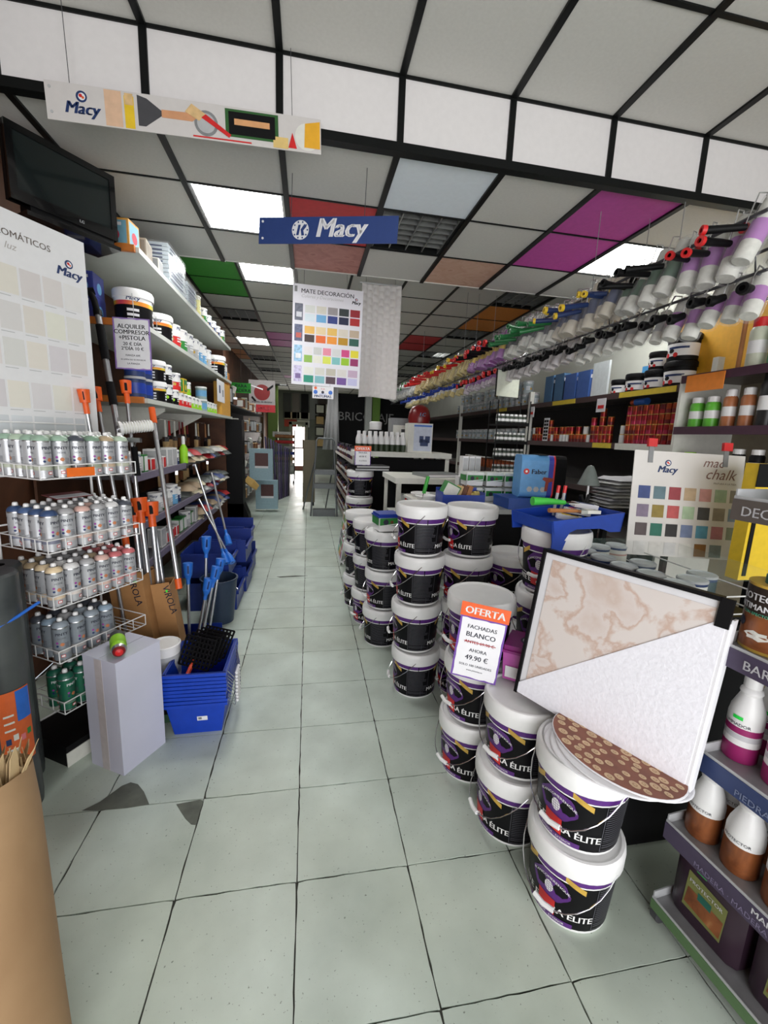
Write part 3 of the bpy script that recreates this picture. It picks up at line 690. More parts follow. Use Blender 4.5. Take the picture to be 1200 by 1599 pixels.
# ---------------------------------------------------------------- wire spray-can rack
SO = Vector((-1.03, -.95, 0)); su = Vector((.5, .866, 0)); sv = Vector((-.866, .5, 0))
rM = frame(SO, su, sv); LEN, DEP = .43, .31
rack = thing('spray_rack', 'white wire rack of spray cans with five tiers by the left wall', 'rack', M=rM)
TZ = [1.325, 1.015, .77, .52, .275]
WR = .0028
for k, z in enumerate(TZ):
    m = MB(); h = .055
    loop = lambda zz: [(0, 0, zz), (LEN, 0, zz), (LEN, DEP, zz), (0, DEP, zz)]
    m.tube(loop(z), WR, 6, WIREW, True); m.tube(loop(z+h), WR, 6, WIREW, True)
    for q in range(7): m.tube([(LEN*q/6, 0, z), (LEN*q/6, 0, z+h)], WR*.8, 5, WIREW)
    for q in range(1, 5): m.tube([(0, DEP*q/4, z), (0, DEP*q/4, z+h)], WR*.8, 5, WIREW)
    for q in range(1, 16): m.tube([(LEN*q/16, 0, z), (LEN*q/16, DEP, z)], WR*.7, 5, WIREW)
    link('basket', m.mesh('wire_basket', True), rack)
m = MB()
for x in (.0, LEN): m.tube([(x, DEP+.01, .0), (x, DEP+.01, 1.6)], .006, 6, WIREW)
for z in (.1, .6, 1.1, 1.55): m.tube([(0, DEP+.01, z), (LEN, DEP+.01, z)], .004, 6, WIREW)
link('back_frame', m.mesh('rack_back', True), rack)
link('foot_box', MB().box((0, .02, 0), (LEN, DEP, .10), BLK).box((-.002, .016, .0), (LEN+.002, .02, .07), OFFW).mesh('rack_foot'), rack)
link('price_strip', MB().box((.10, -.006, TZ[0]+.004), (.22, -.004, TZ[0]+.042), mat((236, 110, 30), .6)).mesh('price_strip'), rack)
CANB = {}
def spray(col, body=(180, 182, 186), dark=False):
    k = (col, body)
    if k in CANB: return CANB[k]
    r, h = .0325, .150
    B = mat(body, .3, metal=.25, var=.05); Cc = mat(col, .4); T = mat((90, 92, 100), .5)
    m = MB(); m.lathe([(0, 0, ALU), (r, 0, ALU), (r, .004, B), (r, h*.22, mat(tuple(int(.6*a+.4*b) for a, b in zip(col, (215, 190, 175))), .4)), (r, h*.32, B), (r, h-.004, ALU), (r*1.02, h, ALU), (r*.97, h+.003, ALU)], 18)
    c = MB(); c.lathe([(r*.99, h+.001, Cc), (r*.97, h+.008, Cc), (r*.80, h+.018, Cc), (r*.5, h+.024, ALU), (r*.42, h+.026, ALU)], 18)
    n = MB(); n.lathe([(.011, h+.024, WHITE), (.011, h+.033, WHITE), (.009, h+.039, WHITE), (.005, h+.041, WHITE), (0, h+.041, WHITE)], 10)
    l = MB()
    for th in (-math.pi/2, 0.6, 2.6):
        f = wrap(r, r, 0, h, th, 0, .0007)
        l.text('PINTY', .017, (0, 0, 0), X, Y, INK if not dark else PAPER, bold=.03, fn=lambda x, y, f=f: f(x, y+h*.78))
        l.text('HOME', .011, (0, 0, 0), X, Y, T, fn=lambda x, y, f=f: f(x, y+h*.66))
        wblob(l, f, (.0, h*.5), .008, .008, mat((190, 120, 80), .5), 10, .1); wblob(l, f, (-.018, h*.56), .005, .005, VIOLET, 8, 0); wblob(l, f, (-.018, h*.46), .005, .005, NAVY, 8, 0)
        for q in range(4): wquad(l, f, .010, .024, h*(.40+.04*q), h*(.415+.04*q), T, 2)
        wquad(l, f, -.008, .008, h*.1, h*.18, RED, 2); wquad(l, wrap(r, r, 0, h, th, 0, .001), -.006, .006, h*.115, h*.165, WHITE, 2)
    CANB[k] = [('body', m.mesh('can_body', True)), ('collar', c.mesh('can_collar', True)), ('nozzle', n.mesh('can_nozzle', True)), ('label', l.mesh('can_label'))]
    return CANB[k]
G1, G2, G3 = (150, 178, 158), (178, 198, 176), (120, 150, 128)
BL, BL2, SB, GY, WH, PK, CR, TN, RS, DK, SI, GN = (54, 76, 116), (72, 96, 138), (140, 160, 178), (168, 168, 170), (220, 220, 220), (214, 176, 166), (226, 204, 168), (180, 160, 130), (196, 108, 112), (70, 74, 84), (140, 150, 160), (30, 96, 76)
NM = {G1: 'sage', G2: 'pale green', G3: 'green', BL: 'dark blue', BL2: 'blue', SB: 'grey-blue', GY: 'grey', WH: 'white', PK: 'pale pink', CR: 'cream', TN: 'beige', RS: 'rose', DK: 'charcoal', SI: 'silver', GN: 'dark green'}
tier_cols = [
    [[G1, G1, DK, G3, TN, G2], [G1, G2, G1, G3, G2, G1], [G2, G1, G2, G3, G1, G2], [G1, G1, G2, G1, G3, G1]],
    [[BL, GY, PK, GY, WH, DK], [BL, GY, GY, PK, GY, DK], [BL2, SI, GY, GY, GY, GY], [BL, SI, GY, GY, SI, GY]],
    [[CR, WH, GY, PK, RS, RS], [CR, WH, GY, TN, RS, RS], [TN, GY, GY, GY, RS, RS], [TN, TN, GY, GY, RS, PK]],
    [[SI, SI, SI, SB], [SB, GY, SI, DK], [DK, DK, GY, DK]],
    [[GN, GN, GN, GN], [GN, GN, GN, GN]]]
TN5 = ['top', 'second', 'third', 'fourth', 'lowest']
for k, rows in enumerate(tier_cols):
    for j, row in enumerate(rows):
        for i, c in enumerate(row):
            dark = k == 4; body = (40, 110, 84) if k == 4 else ((140, 148, 156) if k == 3 else (180, 182, 186))
            make(spray(c, body, dark), 'spray_can', '%s-collared spray can, %s wire tier, %s row, %s from the near end' % (NM[c], TN5[k], ORD[j], ORD[i]), 'spray can', group='spray cans on the wire rack',
                 M=rM @ Matrix.Translation((.038+i*.0695+RND.uniform(-.002, .002), .038+j*.0705, TZ[k]+.003)) @ Matrix.Rotation(RND.uniform(-.5, .5), 4, 'Z'))
# dark card lying on the cans of the second tier
make(MB().cbox((0, 0, 0), (.17, .10, .003), mat((120, 60, 60), .6)).cbox((0, -.02, .002), (.16, .05, .001), PAPER).mesh('leaflet'), 'leaflet', 'paint leaflet lying on the second-tier spray cans', 'leaflet', M=rM @ Matrix.Translation((.23, .20, TZ[1]+.205)) @ Matrix.Rotation(.12, 4, 'X'))

# ---------------------------------------------------------------- neutral colour chart behind the rack
pw, ph = .80, 1.12
pM = frame(Vector((-1.068, -.350, 1.31))-su*pw, su, Z)
t = thing('colour_chart', 'big pale neutral colour chart poster above the spray rack', 'poster', M=pM)
link('board', MB().box((0, 0, -.006), (pw, ph, 0), mat((222, 222, 224), .55, var=.015)).mesh('chart_board'), t)
def logo(m, x, y, s, mt, z=.001, ball=True):
    """roundel over the slanted wordmark"""
    m.text('Macy', s, (x, y, z), X, Y, mt, shear=.25, bold=.045)
    if ball:
        c = (x+.05*s, y+1.02*s, z); m.disc(c, X, Y, .34*s, 20, mt if mt is PAPER else NAVY)
        m.disc((c[0]+.02*s, c[1], z+.0004), X, Y, .22*s, 16, PAPER if mt is not PAPER else NAVY); m.disc((c[0]-.05*s, c[1]+.05*s, z+.0008), X, Y, .11*s, 10, RED if mt is not PAPER else PAPER); m.disc((c[0]+.09*s, c[1]-.05*s, z+.0008), X, Y, .08*s, 10, ORANGE if mt is not PAPER else PAPER)
m = MB(); tx = mat((128, 118, 112), .6)
m.text('TONOS NEUTROS CROMÁTICOS', .038, (pw*.80, ph-.105, .001), X, Y, tx, 'R', bold=.01); m.text('luz', .04, (pw*.62, ph-.155, .001), X, Y, mat((170, 166, 162), .6), 'R', shear=.3)
logo(m, pw-.085, ph-.185, .056, NAVY)
link('print', m.mesh('chart_print'), t)
R2 = random.Random(9)
sw = {}
for r_ in range(6):
    for c_ in range(8):
        v = R2.randint(206, 222); cc = (v, v-R2.randint(0, 6), v-R2.randint(0, 14)) if r_ < 4 else (v-8, v-4, v)
        x0 = .04+c_*.092; y0 = ph-.335-r_*.15-(.03 if r_ > 2 else 0)
        if y0 < .02: continue
        o = link('swatch', MB().box((x0, y0, 0), (x0+.082, y0+.115, .0012), mat(cc, .5, var=.01)).mesh('swatch'), t)
        q = MB(); q.box((x0, y0-.012, .0), (x0+.05, y0-.009, .0008), LGREY); link('caption', q.mesh('caption'), o)

# ---------------------------------------------------------------- television on its bracket
TVu = Vector((.61, .79, 0)); tM = frame((-1.375, -.335, 2.60), TVu, Z)
t = thing('television', 'black flat television on a wall bracket, top left', 'television', M=tM)
tw, th_ = .50, .335
GB = mat((10, 10, 12), .18, coat=.5)
m = MB(); e = .03
m.box((0, 0, -.045), (tw, th_, -.004), BLACK)
for lo, hi in (((0, 0, -.02), (tw, .05, .008)), ((0, th_-e, -.02), (tw, th_, .008)), ((0, .05, -.02), (e, th_-e, .008)), ((tw-e, .05, -.02), (tw, th_-e, .008))): m.box(lo, hi, GB)
link('case', m.mesh('tv_case'), t)
link('screen', MB().box((e, .05, -.004), (tw-e, th_-e, .002), mat((26, 32, 32), .12, coat=.3)).mesh('tv_screen'), t)
link('logo', MB().text('LG', .02, (tw*.62, .018, .0088), X, Y, LGREY, bold=.02).mesh('tv_logo'), t)
m = MB(); m.box((.08, -.04, -.10), (tw-.02, .02, .0), BLACK); m.box((.05, -.055, -.2), (tw, -.035, .03), GB); m.box((.2, .0, -.30), (.26, .15, -.04), BLACK)
link('bracket', m.mesh('tv_bracket'), t)

# ---------------------------------------------------------------- white carton with a can lying on it
wu = Vector((.112, .196, 0)).normalized(); wv = Vector((-.868, .496, 0))
wM = frame((-.778, -1.028, 0), wu, wv); ww, wd, wh = .228, .20, .548
WBOX = mat((198, 199, 216), .75, var=.03, scale=4)
t = thing('carton', 'tall plain white cardboard box standing on the floor', 'box', M=wM)
m = MB(); m.box((0, 0, 0), (ww, wd, wh), WBOX)
link('body', m.mesh('carton_body'), t)
m = MB(); m.box((-.001, wd*.42, 0), (0, wd*.64, wh), mat((196, 188, 190), .3)); m.box((-.001, wd*.42, wh), (ww, wd*.64, wh+.001), mat((200, 196, 200), .3))
link('tape', m.mesh('carton_tape'), t)
m = MB(); m.box((-.003, -.003, wh), (ww+.003, wd*.5-.002, wh+.004), WBOX); m.box((-.003, wd*.5+.002, wh), (ww+.003, wd+.003, wh+.004), WBOX)
link('flap', m.mesh('carton_flap'), t)
# spray can with green tape, lying on the carton
m = MB(); r = .031
m.lathe([(0, 0, ALU), (r, 0, DGREY), (r, .04, LIME), (r, .11, LIME), (r, .15, ALU), (r*.8, .165, DRED), (r*.5, .175, RED), (0, .178, RED)], 20)
n = MB(); n.cbox((0.0, 0, .075), (.07, .07, .05), mat((200, 230, 60), .6))
lM = frame((-.845, -.835, wh+.036), (.91, .41, 0), (0, 0, 1))
make([('body', m.mesh('lying_can', True)), ('tape', MB().lathe([(r+.001, .045, LIME), (r+.002, .11, LIME)], 20).mesh('green_tape', True))], 'spray_can', 'spray can wrapped in lime tape lying on the white box', 'spray can', M=lM)

# ---------------------------------------------------------------- nested blue baskets with wire handles
BASK = mat((20, 62, 176), .35)
R2 = random.Random(2)
bx, by = -.525, -.625; NB = 9
for k in range(NB):
    t = thing('shopping_basket', ('topmost blue basket of the nested stack, holding black paint grids' if k == NB-1 else '%s blue basket from the floor in the nested stack' % ORD[k]), 'basket', (bx, by, k*.0205), R2.uniform(-.015, .015), 'nested blue baskets')
    m = MB(); a0, b0, a1, b1, h = .115, .15, .143, .178, .185
    def ring(a, b, z): return [(-a, -b, z), (a, -b, z), (a, b, z), (-a, b, z)]
    vs = ring(a0, b0, 0)+ring(a1, b1, h)+ring(a1-.004, b1-.004, h)+ring(a0-.004, b0-.004, .005)
    fs = [(0, 3, 2, 1)]+[(i, (i+1) % 4, 4+(i+1) % 4, 4+i) for i in range(4)]+[(4+i, 4+(i+1) % 4, 8+(i+1) % 4, 8+i) for i in range(4)]+[(8+i, 8+(i+1) % 4, 12+(i+1) % 4, 12+i) for i in range(4)]+[(12, 13, 14, 15)]
    m.add(vs, fs, BASK)
    link('shell', m.mesh('basket_shell'), t)
    m = MB()
    for y in (-b1, b1): m.box((-a1-.01, y-.008, h-.016), (a1+.01, y+.008, h), BASK)
    for x in (-a1, a1): m.box((x-.008, -b1, h-.016), (x+.008, b1, h), BASK)
    link('rim', m.mesh('basket_rim'), t)
    for s in (-1, 1):
        m = MB(); dz = .06+.0*k; xx = a1+.02
        m.tube([(s*(a1+.004), -b1*.8, h-.01), (s*(a1+.03), -b1*.45, h-.09), (s*(a1+.035), b1*.45, h-.09), (s*(a1+.004), b1*.8, h-.01)], .0022, 5, CHROME)
        o = link('wire_handle', m.mesh('basket_handle', True), t)
        link('grip', MB().tube([(s*(a1+.035), -.04, h-.09), (s*(a1+.035), .04, h-.09)], .008, 8, WHITE).mesh('grip', True), o)
    if k == 0:
        m = MB(); y = -.128-.0
        m.quad((.0, -.1625, .078), (.05, -.1625, .078), (.05, -.1665, .104), (.0, -.1665, .104), PAPER); m.quad((.006, -.1632, .083), (.022, -.1632, .083), (.022, -.167, .099), (.006, -.167, .099), GREY)
        link('sticker', m.mesh('basket_sticker'), t)
# black paint grids in the top basket
for k in range(5):
    m = MB(); w, h = .19, .15
    for i in range(9): m.box((-w/2+i*w/8-.004, 0, -.004), (-w/2+i*w/8+.004, h, .004), BLK)
    for j in range(7): m.box((-w/2, j*h/6-.004, -.004), (w/2, j*h/6+.004, .004), BLK)
    GM = Matrix.Translation((bx-.035+.014*k, by-.06+.030*k, NB*.0205+.135)) @ Matrix.Rotation(-.5, 4, 'Z') @ Matrix.Rotation(math.radians(62-3*k), 4, 'X')
    make(m.mesh('paint_grid'), 'paint_grid', '%s black plastic paint grid from the front in the top blue basket' % ORD[k], 'paint grid', group='black paint grids in the basket', M=GM)
make(MB().tube([(bx-.06, by-.12, NB*.0205+.10), (bx-.04, by-.02, NB*.0205+.15)], .011, 8, mat((226, 80, 50), .5)).mesh('brush_handle', True), 'hand_tool', 'red tool handle sticking out among the black paint grids', 'tool')
# tins behind the white box
def tin(r, h, body, band, lid=WHITE, text=None, z0=.25, z1=.8, n=20, lidh=.0):
    m = MB(); m.lathe([(0, 0, body), (r, 0, body), (r, h*z0, band), (r, h*z1, body), (r, h, body)], n)
    l = MB(); l.lathe([(r*1.0, h-.001, lid), (r*1.05, h, lid), (r*1.06, h+.012+lidh, lid), (r*.98, h+.016+lidh, lid), (r*.9, h+.010+lidh, lid), (0, h+.009+lidh, lid)], n)
    p = [('body', m.mesh('tin_body', True)), ('lid', l.mesh('tin_lid', True))]
    if text:
        q = MB()
        for th in (-math.pi/2, math.pi/2, 0, math.pi):
            f = wrap(r, r, 0, h, th, 0, .001)
            q.text(text, r*.52, (0, 0, 0), X, Y, NAVY if body in (WHITE, OFFW) else PAPER, shear=.2, bold=.03, fn=lambda x, y, f=f: f(x, y+h*.86))
            for k in range(3): wquad(q, f, -r*.5, r*.3, h*(.3+.12*k), h*(.36+.12*k), PAPER if band is not WHITE else GREY, 3)
            wblob(q, f, (r*.45, h*.4), r*.22, r*.2, LIME if band is BLACK else GOLD, 10, .1)
        p.append(('label', q.mesh('tin_label')))
    return p
tw1 = tin(.075, .2, WHITE, LGREY)
make(tin(.078, .19, mat((60, 96, 70), .4), BLACK), 'paint_tin', 'dark green banded tin at the bottom behind the white box', 'tin', (-.72, -.60, 0), 0)
make(tw1, 'paint_tin', 'white tin stacked on the dark green one behind the white box', 'tin', (-.72, -.60, .208), 0)

# ---------------------------------------------------------------- cardboard box of extension poles
vu = Vector((.88, .47, 0)).normalized(); vM = frame((-1.0, -.36, 0), Vector((.90, -.43, 0)), Vector((.43, .90, 0)))
def openbox(label, M, w, d, h, txt, tz_):
    t = thing('carton', label, 'box', M=M); e = .006
    m = MB()
    for lo, hi in (((0, 0, 0), (w, e, h)), ((0, d-e, 0), (w, d, h*.97)), ((0, e, 0), (e, d-e, h*.985)), ((w-e, e, 0), (w, d-e, h*.96)), ((e, e, 0), (w-e, d-e, e))): m.box(lo, hi, CARD)
    link('body', m.mesh('carton_body'), t)
    m = MB(); m.text(txt, .052, (w*.60, -.001, tz_), Vector((.12, 0, -1)).normalized(), Vector((1, 0, .12)).normalized(), INK, 'L', bold=.01)
    for k in range(5): m.box((w*.35+k*.012, -.0012, h*.12), (w*.35+k*.012+.004, -.0004, h*.12+.12+.03*(k % 2)), mat((110, 76, 46), .8))
    m.box((w*.74, -.0012, h*.98-.045), (w*.84, -.0004, h*.98-.03), mat((60, 220, 60), .6))
    link('print', m.mesh('carton_print'), t)
    return t
openbox('brown cardboard box marked VIROLA holding orange-tipped poles', frame((-.985, -.40, 0), Vector((.86, -.10, 0)), Vector((.10, .86, 0))) @ Matrix.Rotation(-.12, 4, 'Y'), .19, .17, .74, 'VIROLA', .72)
openbox('second brown box marked VIROLA with an orange-tipped pole, right of the first', frame((-.785, -.34, 0), Vector((.86, .10, 0)), Vector((-.10, .86, 0))) @ Matrix.Rotation(-.12, 4, 'Y'), .10, .16, .66, 'VIROLA', .64)
def pole(label, a, b, r=.0125, head=ORANGE, hl=.11, sock=True, extra=None, grp='orange-tipped extension poles', hb=False, cat='pole'):
    a, b = Vector(a), Vector(b); d = (b-a).normalized(); t = thing('extension_pole', label, cat, a, 0, grp)
    b_ = b-a
    link('tube', MB().tube([(0, 0, 0), b_], r, 12, ALU).mesh('pole_tube', True), t)
    if sock:
        m = MB(); m.tube([b_-d*.02, b_, b_+d*hl*.45, b_+d*hl*.5, b_+d*hl], r*1.25, 12, head)
        vs = b_+d*hl*.5
        m2 = MB(); m2.tube([b_-d*.02, b_+d*.01, b_+d*hl*.35], r*1.35, 12, head); m2.tube([b_+d*hl*.35, b_+d*hl], r*2.3, 12, head, r2=r*2.8)
        sdx = d.cross(Vector((0.3, 1, 0))).normalized(); 
        link('socket', m2.mesh('pole_socket', True), t)
        f = Vector((.35, -1, 0)).normalized()
        c = b_+d*hl*.68+f*r*2.55
        link('slot', MB().cbox((0, 0, 0), (r*1.2, .004, hl*.4), BLK, Matrix.Translation(c) @ d.to_track_quat('Z', 'Y').to_matrix().to_4x4()).mesh('slot'), t)
    else:
        link('cap', MB().tube([b_-d*.01, b_+d*hl], r*1.35, 12, head).mesh('pole_cap', True), t)
    if hb: link('ferrule', MB().tube([-d*.0, d*.06], r*1.4, 12, head).mesh('ferrule', True), t)
    if extra:
        for s0, s1, rr, mt in extra: link('sleeve', MB().tube([b_*s0, b_*s1], rr, 12, mt).mesh('sleeve', True), t)
    return t
pole('tall aluminium pole with black grips and hook head above the orange-tipped ones', (-.835, -.335, .03), (-1.185, .02, 2.19), .0165, BLACK, .02, sock=False,
     extra=[(.76, .82, .022, SOFTBLACK), (.88, .97, .0225, SOFTBLACK)])
m = MB(); m.tube([(-1.185, .02, 2.19), (-1.21, .045, 2.27), (-1.235, .06, 2.315)], .017, 10, SOFTBLACK); m.tube([(-1.265, .05, 2.31), (-1.215, .07, 2.325)], .02, 10, SOFTBLACK)
make(m.mesh('pole_head', True), 'pole_head', 'black swivel head at the top of the tall aluminium pole', 'tool')
pole('aluminium pole whose orange socket shows just below the rental sign', (-.87, -.33, .03), (-1.005, -.12, 1.70), .011, ORANGE, .11)
pole('aluminium pole with orange socket between the chart and the rental sign', (-.92, -.31, .03), (-1.16, -.115, 1.645), .011, ORANGE, .12)
pole('leftmost orange-socketed pole in front of the pale colour chart', (-.955, -.40, .03), (-1.080, -.430, 1.625), .010, ORANGE, .10)
pole('long pole with slim orange cap and orange ferrule, rightmost of the orange ones', (-.712, -.335, .625), (-.881, -.085, 1.585), .0135, ORANGE, .085, sock=False, hb=True)
for k, (a, b, lb) in enumerate((((-.865, -.385, .03), (-.945, -.283, 1.0), 'left'), ((-.82, -.385, .03), (-.91, -.288, 1.03), 'middle'), ((-.80, -.335, .03), (-.866, -.247, 1.0), 'right'))):
    pole('%s of three thick orange-socketed poles standing in the VIROLA box' % lb, a, b, .0155, ORANGE, .125)
pole('short pole with low orange socket beside the spray rack', (-.905, -.37, .03), (-.975, -.345, .90), .0135, ORANGE, .06, sock=False)
pole('thin aluminium pole leaning behind the thick orange ones', (-.755, -.31, .03), (-.875, -.215, 1.10), .010, ORANGE, .0001, sock=False)
# white roller spool with black handle
t = thing('roller_spool', 'white fringe roller with chrome frame hanging among the poles', 'roller', (-.92, -.24, 1.55))
m = MB(); a, b = Vector((-.062, -.045, -.012)), Vector((.068, .04, .012)); d = (b-a).normalized()
pts = [a+(b-a)*k/24 for k in range(25)]
m.tube([a, b], .028, 14, OFFW)
for k in range(0, 24, 2): m.tube([pts[k], pts[k]+d*.005], .034, 14, WHITE)
link('roller', m.mesh('spool', True), t)
m = MB(); m.tube([a-d*.012, a], .04, 16, WHITE); m.tube([a-d*.018, a-d*.012], .018, 12, CHROME)
link('end_cap', m.mesh('spool_cap', True), t)
m = MB(); m.tube([a-d*.02, a-d*.02-Z*.05, Vector((0, 0, -.07)), Vector((-.01, -.03, -.11))], .006, 8, CHROME); m.box((-.03, -.05, -.085), (.03, -.02, -.06), CHROME)
link('yoke', m.mesh('spool_yoke', True), t)
link('handle', MB().tube([(-.01, -.03, -.11), (.005, -.045, -.27)], .016, 10, SOFTBLACK).mesh('spool_handle', True), t)
# rental sign pinned to the shelf end
ts = sign('rental_sign', 'white and purple ALQUILER COMPRESOR sign hanging from the left shelf', frame((-1.165, .158, 1.905), (1, -.04, 0), (-.06, 0, 1)), .215, .305, None,
          [('ALQUILER', .165, .80, BLACK), ('COMPRESOR', .165, .69, BLACK), ('+PISTOLA', .165, .58, BLACK), ('20 € DÍA', .13, .47, BLACK), ('2ºDÍA 10 €', .13, .38, BLACK), ('FIANZA 60€', .075, .26, INK), ('SE LIMPIA NO SE DEVUELVE', .055, .18, INK), ('LA FIANZA', .07, .10, INK)], mat((150, 120, 190), .6))

# ---------------------------------------------------------------- blue-ended handles in bins
def bhandle(label, a, b, r=.010, hl=.12):
    a, b = Vector(a), Vector(b); d = (b-a).normalized(); t = thing('tool_pole', label, 'pole', a, 0, 'blue-ended aluminium poles')
    b_ = b-a
    link('tube', MB().tube([(0, 0, 0), b_], r, 10, ALU).mesh('pole_tube', True), t)
    BM = mat((38, 110, 206), .4)
    m = MB(); m.tube([b_-d*.03, b_], r*1.3, 10, BM); m.tube([b_, b_+d*hl*.3], r*1.3, 10, BM, r2=r*2.7); m.tube([b_+d*hl*.3, b_+d*hl], r*2.8, 10, BM, r2=r*3.3)
    link('socket', m.mesh('pole_socket', True), t)
    f = Vector((.3, -1, 0)).normalized(); c = b_+d*hl*.66+f*r*2.85
    link('slot', MB().cbox((0, 0, 0), (r*1.1, .006, hl*.45), NAVY, Matrix.Translation(c) @ d.to_track_quat('Z', 'Y').to_matrix().to_4x4()).mesh('slot'), t)
bk = thing('bucket', 'dark blue-grey round bucket standing behind the blue-ended poles', 'bucket', (-.68, .60, 0))
m = MB(); m.lathe([(0, 0, mat((40, 56, 80), .4)), (.105, 0, mat((40, 56, 80), .4)), (.140, .36, mat((40, 56, 80), .4)), (.147, .36, mat((40, 56, 80), .4)), (.147, .372, mat((40, 56, 80), .4)), (.135, .372, mat((40, 56, 80), .4)), (.10, .01, mat((40, 56, 80), .4)), (0, .01, mat((40, 56, 80), .4))], 28)
link('shell', m.mesh('bucket_shell', True), bk)
link('handle', MB().tube([(.144*math.cos(t_), .144*math.sin(t_)*.5+.0, .36-.1*abs(math.cos(t_*.5))) for t_ in [math.pi*k/12 for k in range(13)]], .003, 6, CHROME).mesh('bail', True), bk)
for lb, a, b in (('tallest blue-ended pole standing upright in the low blue crate', (-.69, .10, .01), (-.668, .15, .70)), ('leftmost blue-ended pole beside the VIROLA box', (-.78, .06, .01), (-.785, .12, .52)),
                 ('blue-ended pole leaning right over the crate rim', (-.72, .03, .01), (-.618, .10, .50)), ('rearmost blue-ended pole of the fan in the crate', (-.68, .10, .01), (-.600, .18, .53)), ('short blue-ended pole low in the middle of the fan', (-.74, .02, .01), (-.665, .08, .42))):
    bhandle(lb, a, b)
bhandle('slanted pole with blue ends crossing above the blue bins, nearer one', (-.93, 1.0, 1.25), (-.63, .53, .60), .009, .10)
bhandle('slanted pole with blue ends crossing above the blue bins, farther one', (-.80, 1.02, 1.18), (-.645, .76, .70), .009, .10)
bhandle('slim pole with blue end between the two slanted ones', (-.86, .8, .98), (-.60, .53, .60), .008, .10)
BIN = mat((22, 48, 132), .4)
def bin_(label, loc, w, d, h):
    t = thing('storage_bin', label, 'storage bin', loc, 0, 'blue storage bins along the left aisle')
    m = MB(); e = .006
    m.box((0, 0, 0), (w, d, e), BIN); m.box((0, 0, e), (e, d, h), BIN); m.box((0, d-e, e), (w, d, h), BIN); m.box((e, 0, e), (w, e, h*.9), BIN)
    m.prism([(w-e, e, e), (w-e, d-e, e), (w-e, d-e, h*.62), (w-e, e, h*.62)], (e, 0, 0), BIN)
    link('shell', m.mesh('bin_shell'), t)
    m = MB(); m.box((w-.002, 0, h*.55), (w+.018, d, h*.66), BIN); m.box((-.004, -.006, h*.86), (w*.9, .0, h*.96), BIN)
    link('rim', m.mesh('bin_rim'), t)
    link('label_holder', MB().box((w+.018, d*.1, h*.56), (w+.022, d*.9, h*.64), CLEAR).mesh('label_holder'), t)
bin_('lower blue bin nearest the dark bucket', (-.98, .80, 0), .40, .40, .26); bin_('upper blue bin with white rolls nearest the dark bucket', (-1.02, .80, .30), .38, .40, .22)
bin_('low blue crate holding the blue-ended poles', (-.86, -.04, 0), .27, .26, .15)
bin_('lower blue bin in the middle of the left aisle row', (-.98, 1.24, 0), .42, .42, .28); bin_('upper blue bin in the middle of the left aisle row', (-.98, 1.24, .30), .42, .42, .24)
bin_('lower blue bin at the far end by the black post', (-.98, 1.72, 0), .40, .44, .28); bin_('upper blue bin at the far end by the black post', (-1.0, 1.72, .30), .40, .44, .26)

# ---------------------------------------------------------------- LEFT SHELVING
SX0, SX1, SY0, SY1 = -1.60, -1.0, .16, 3.32
ls = thing('shelving_unit', 'white shelving with orange ends along the left wall', 'shelving', (0, 0, 0))
ZS = [1.735, 2.20, 2.63]
for z in ZS:
    o = link('shelf', MB().box((SX0, SY0+.03, z-.03), (SX1, SY1, z), SHELFWHITE).mesh('shelf_board'), ls)
    link('end_strip', MB().box((SX0, SY0+.008, z-.034), (SX1-.02, SY0+.03, z+.006), ORANGEWOOD).mesh('end_strip'), o)
for y in (.9, 2.1):
    m = MB(); m.prism([(SX0, y, ZS[0]-.03), (SX1-.12, y, ZS[0]-.03), (SX1-.12, y, ZS[0]-.055), (SX0+.03, y, ZS[0]-.32), (SX0, y, ZS[0]-.32)], (0, .02, 0), OFFW)
    link('bracket', m.mesh('shelf_bracket'), ls)
m = MB(); m.box((-1.14, 3.36, 0), (-.885, 3.60, ZS[0]-.03), BLACK)
m.prism([(-1.14, 3.36, 0), (-.80, 3.36, 0), (-.80, 3.36, .22), (-.82, 3.36, .36), (-.885, 3.36, .52), (-1.14, 3.36, .52)], (0, .24, 0), BLACK)
make(m.mesh('post'), 'post', 'thick black post with wide foot at the end of the left shelving', 'post')
link('upright', MB().box((SX0, SY1, .0), (SX1-.1, SY1+.03, 2.9), DWOOD).mesh('shelf_upright'), ls)
LW = thing('base_shelving', 'lower shelving with grey-purple shelf edges under the left wall shelves', 'shelving', (0, 0, 0))
for z in (.635, .915, 1.24):
    o = link('shelf', MB().box((SX0, .0, z-.02), (-1.055, 3.3, z), DGREY).mesh('base_shelf'), LW)
    link('price_rail', MB().box((-1.055, .0, z-.035), (-1.04, 2.4 if z < 1 else 1.15, z+.012), mat((112, 104, 124), .5)).mesh('price_rail'), o)
link('back_board', MB().box((SX0, .0, 0), (SX0+.015, 3.3, 1.7), DWOOD).mesh('base_back'), LW)

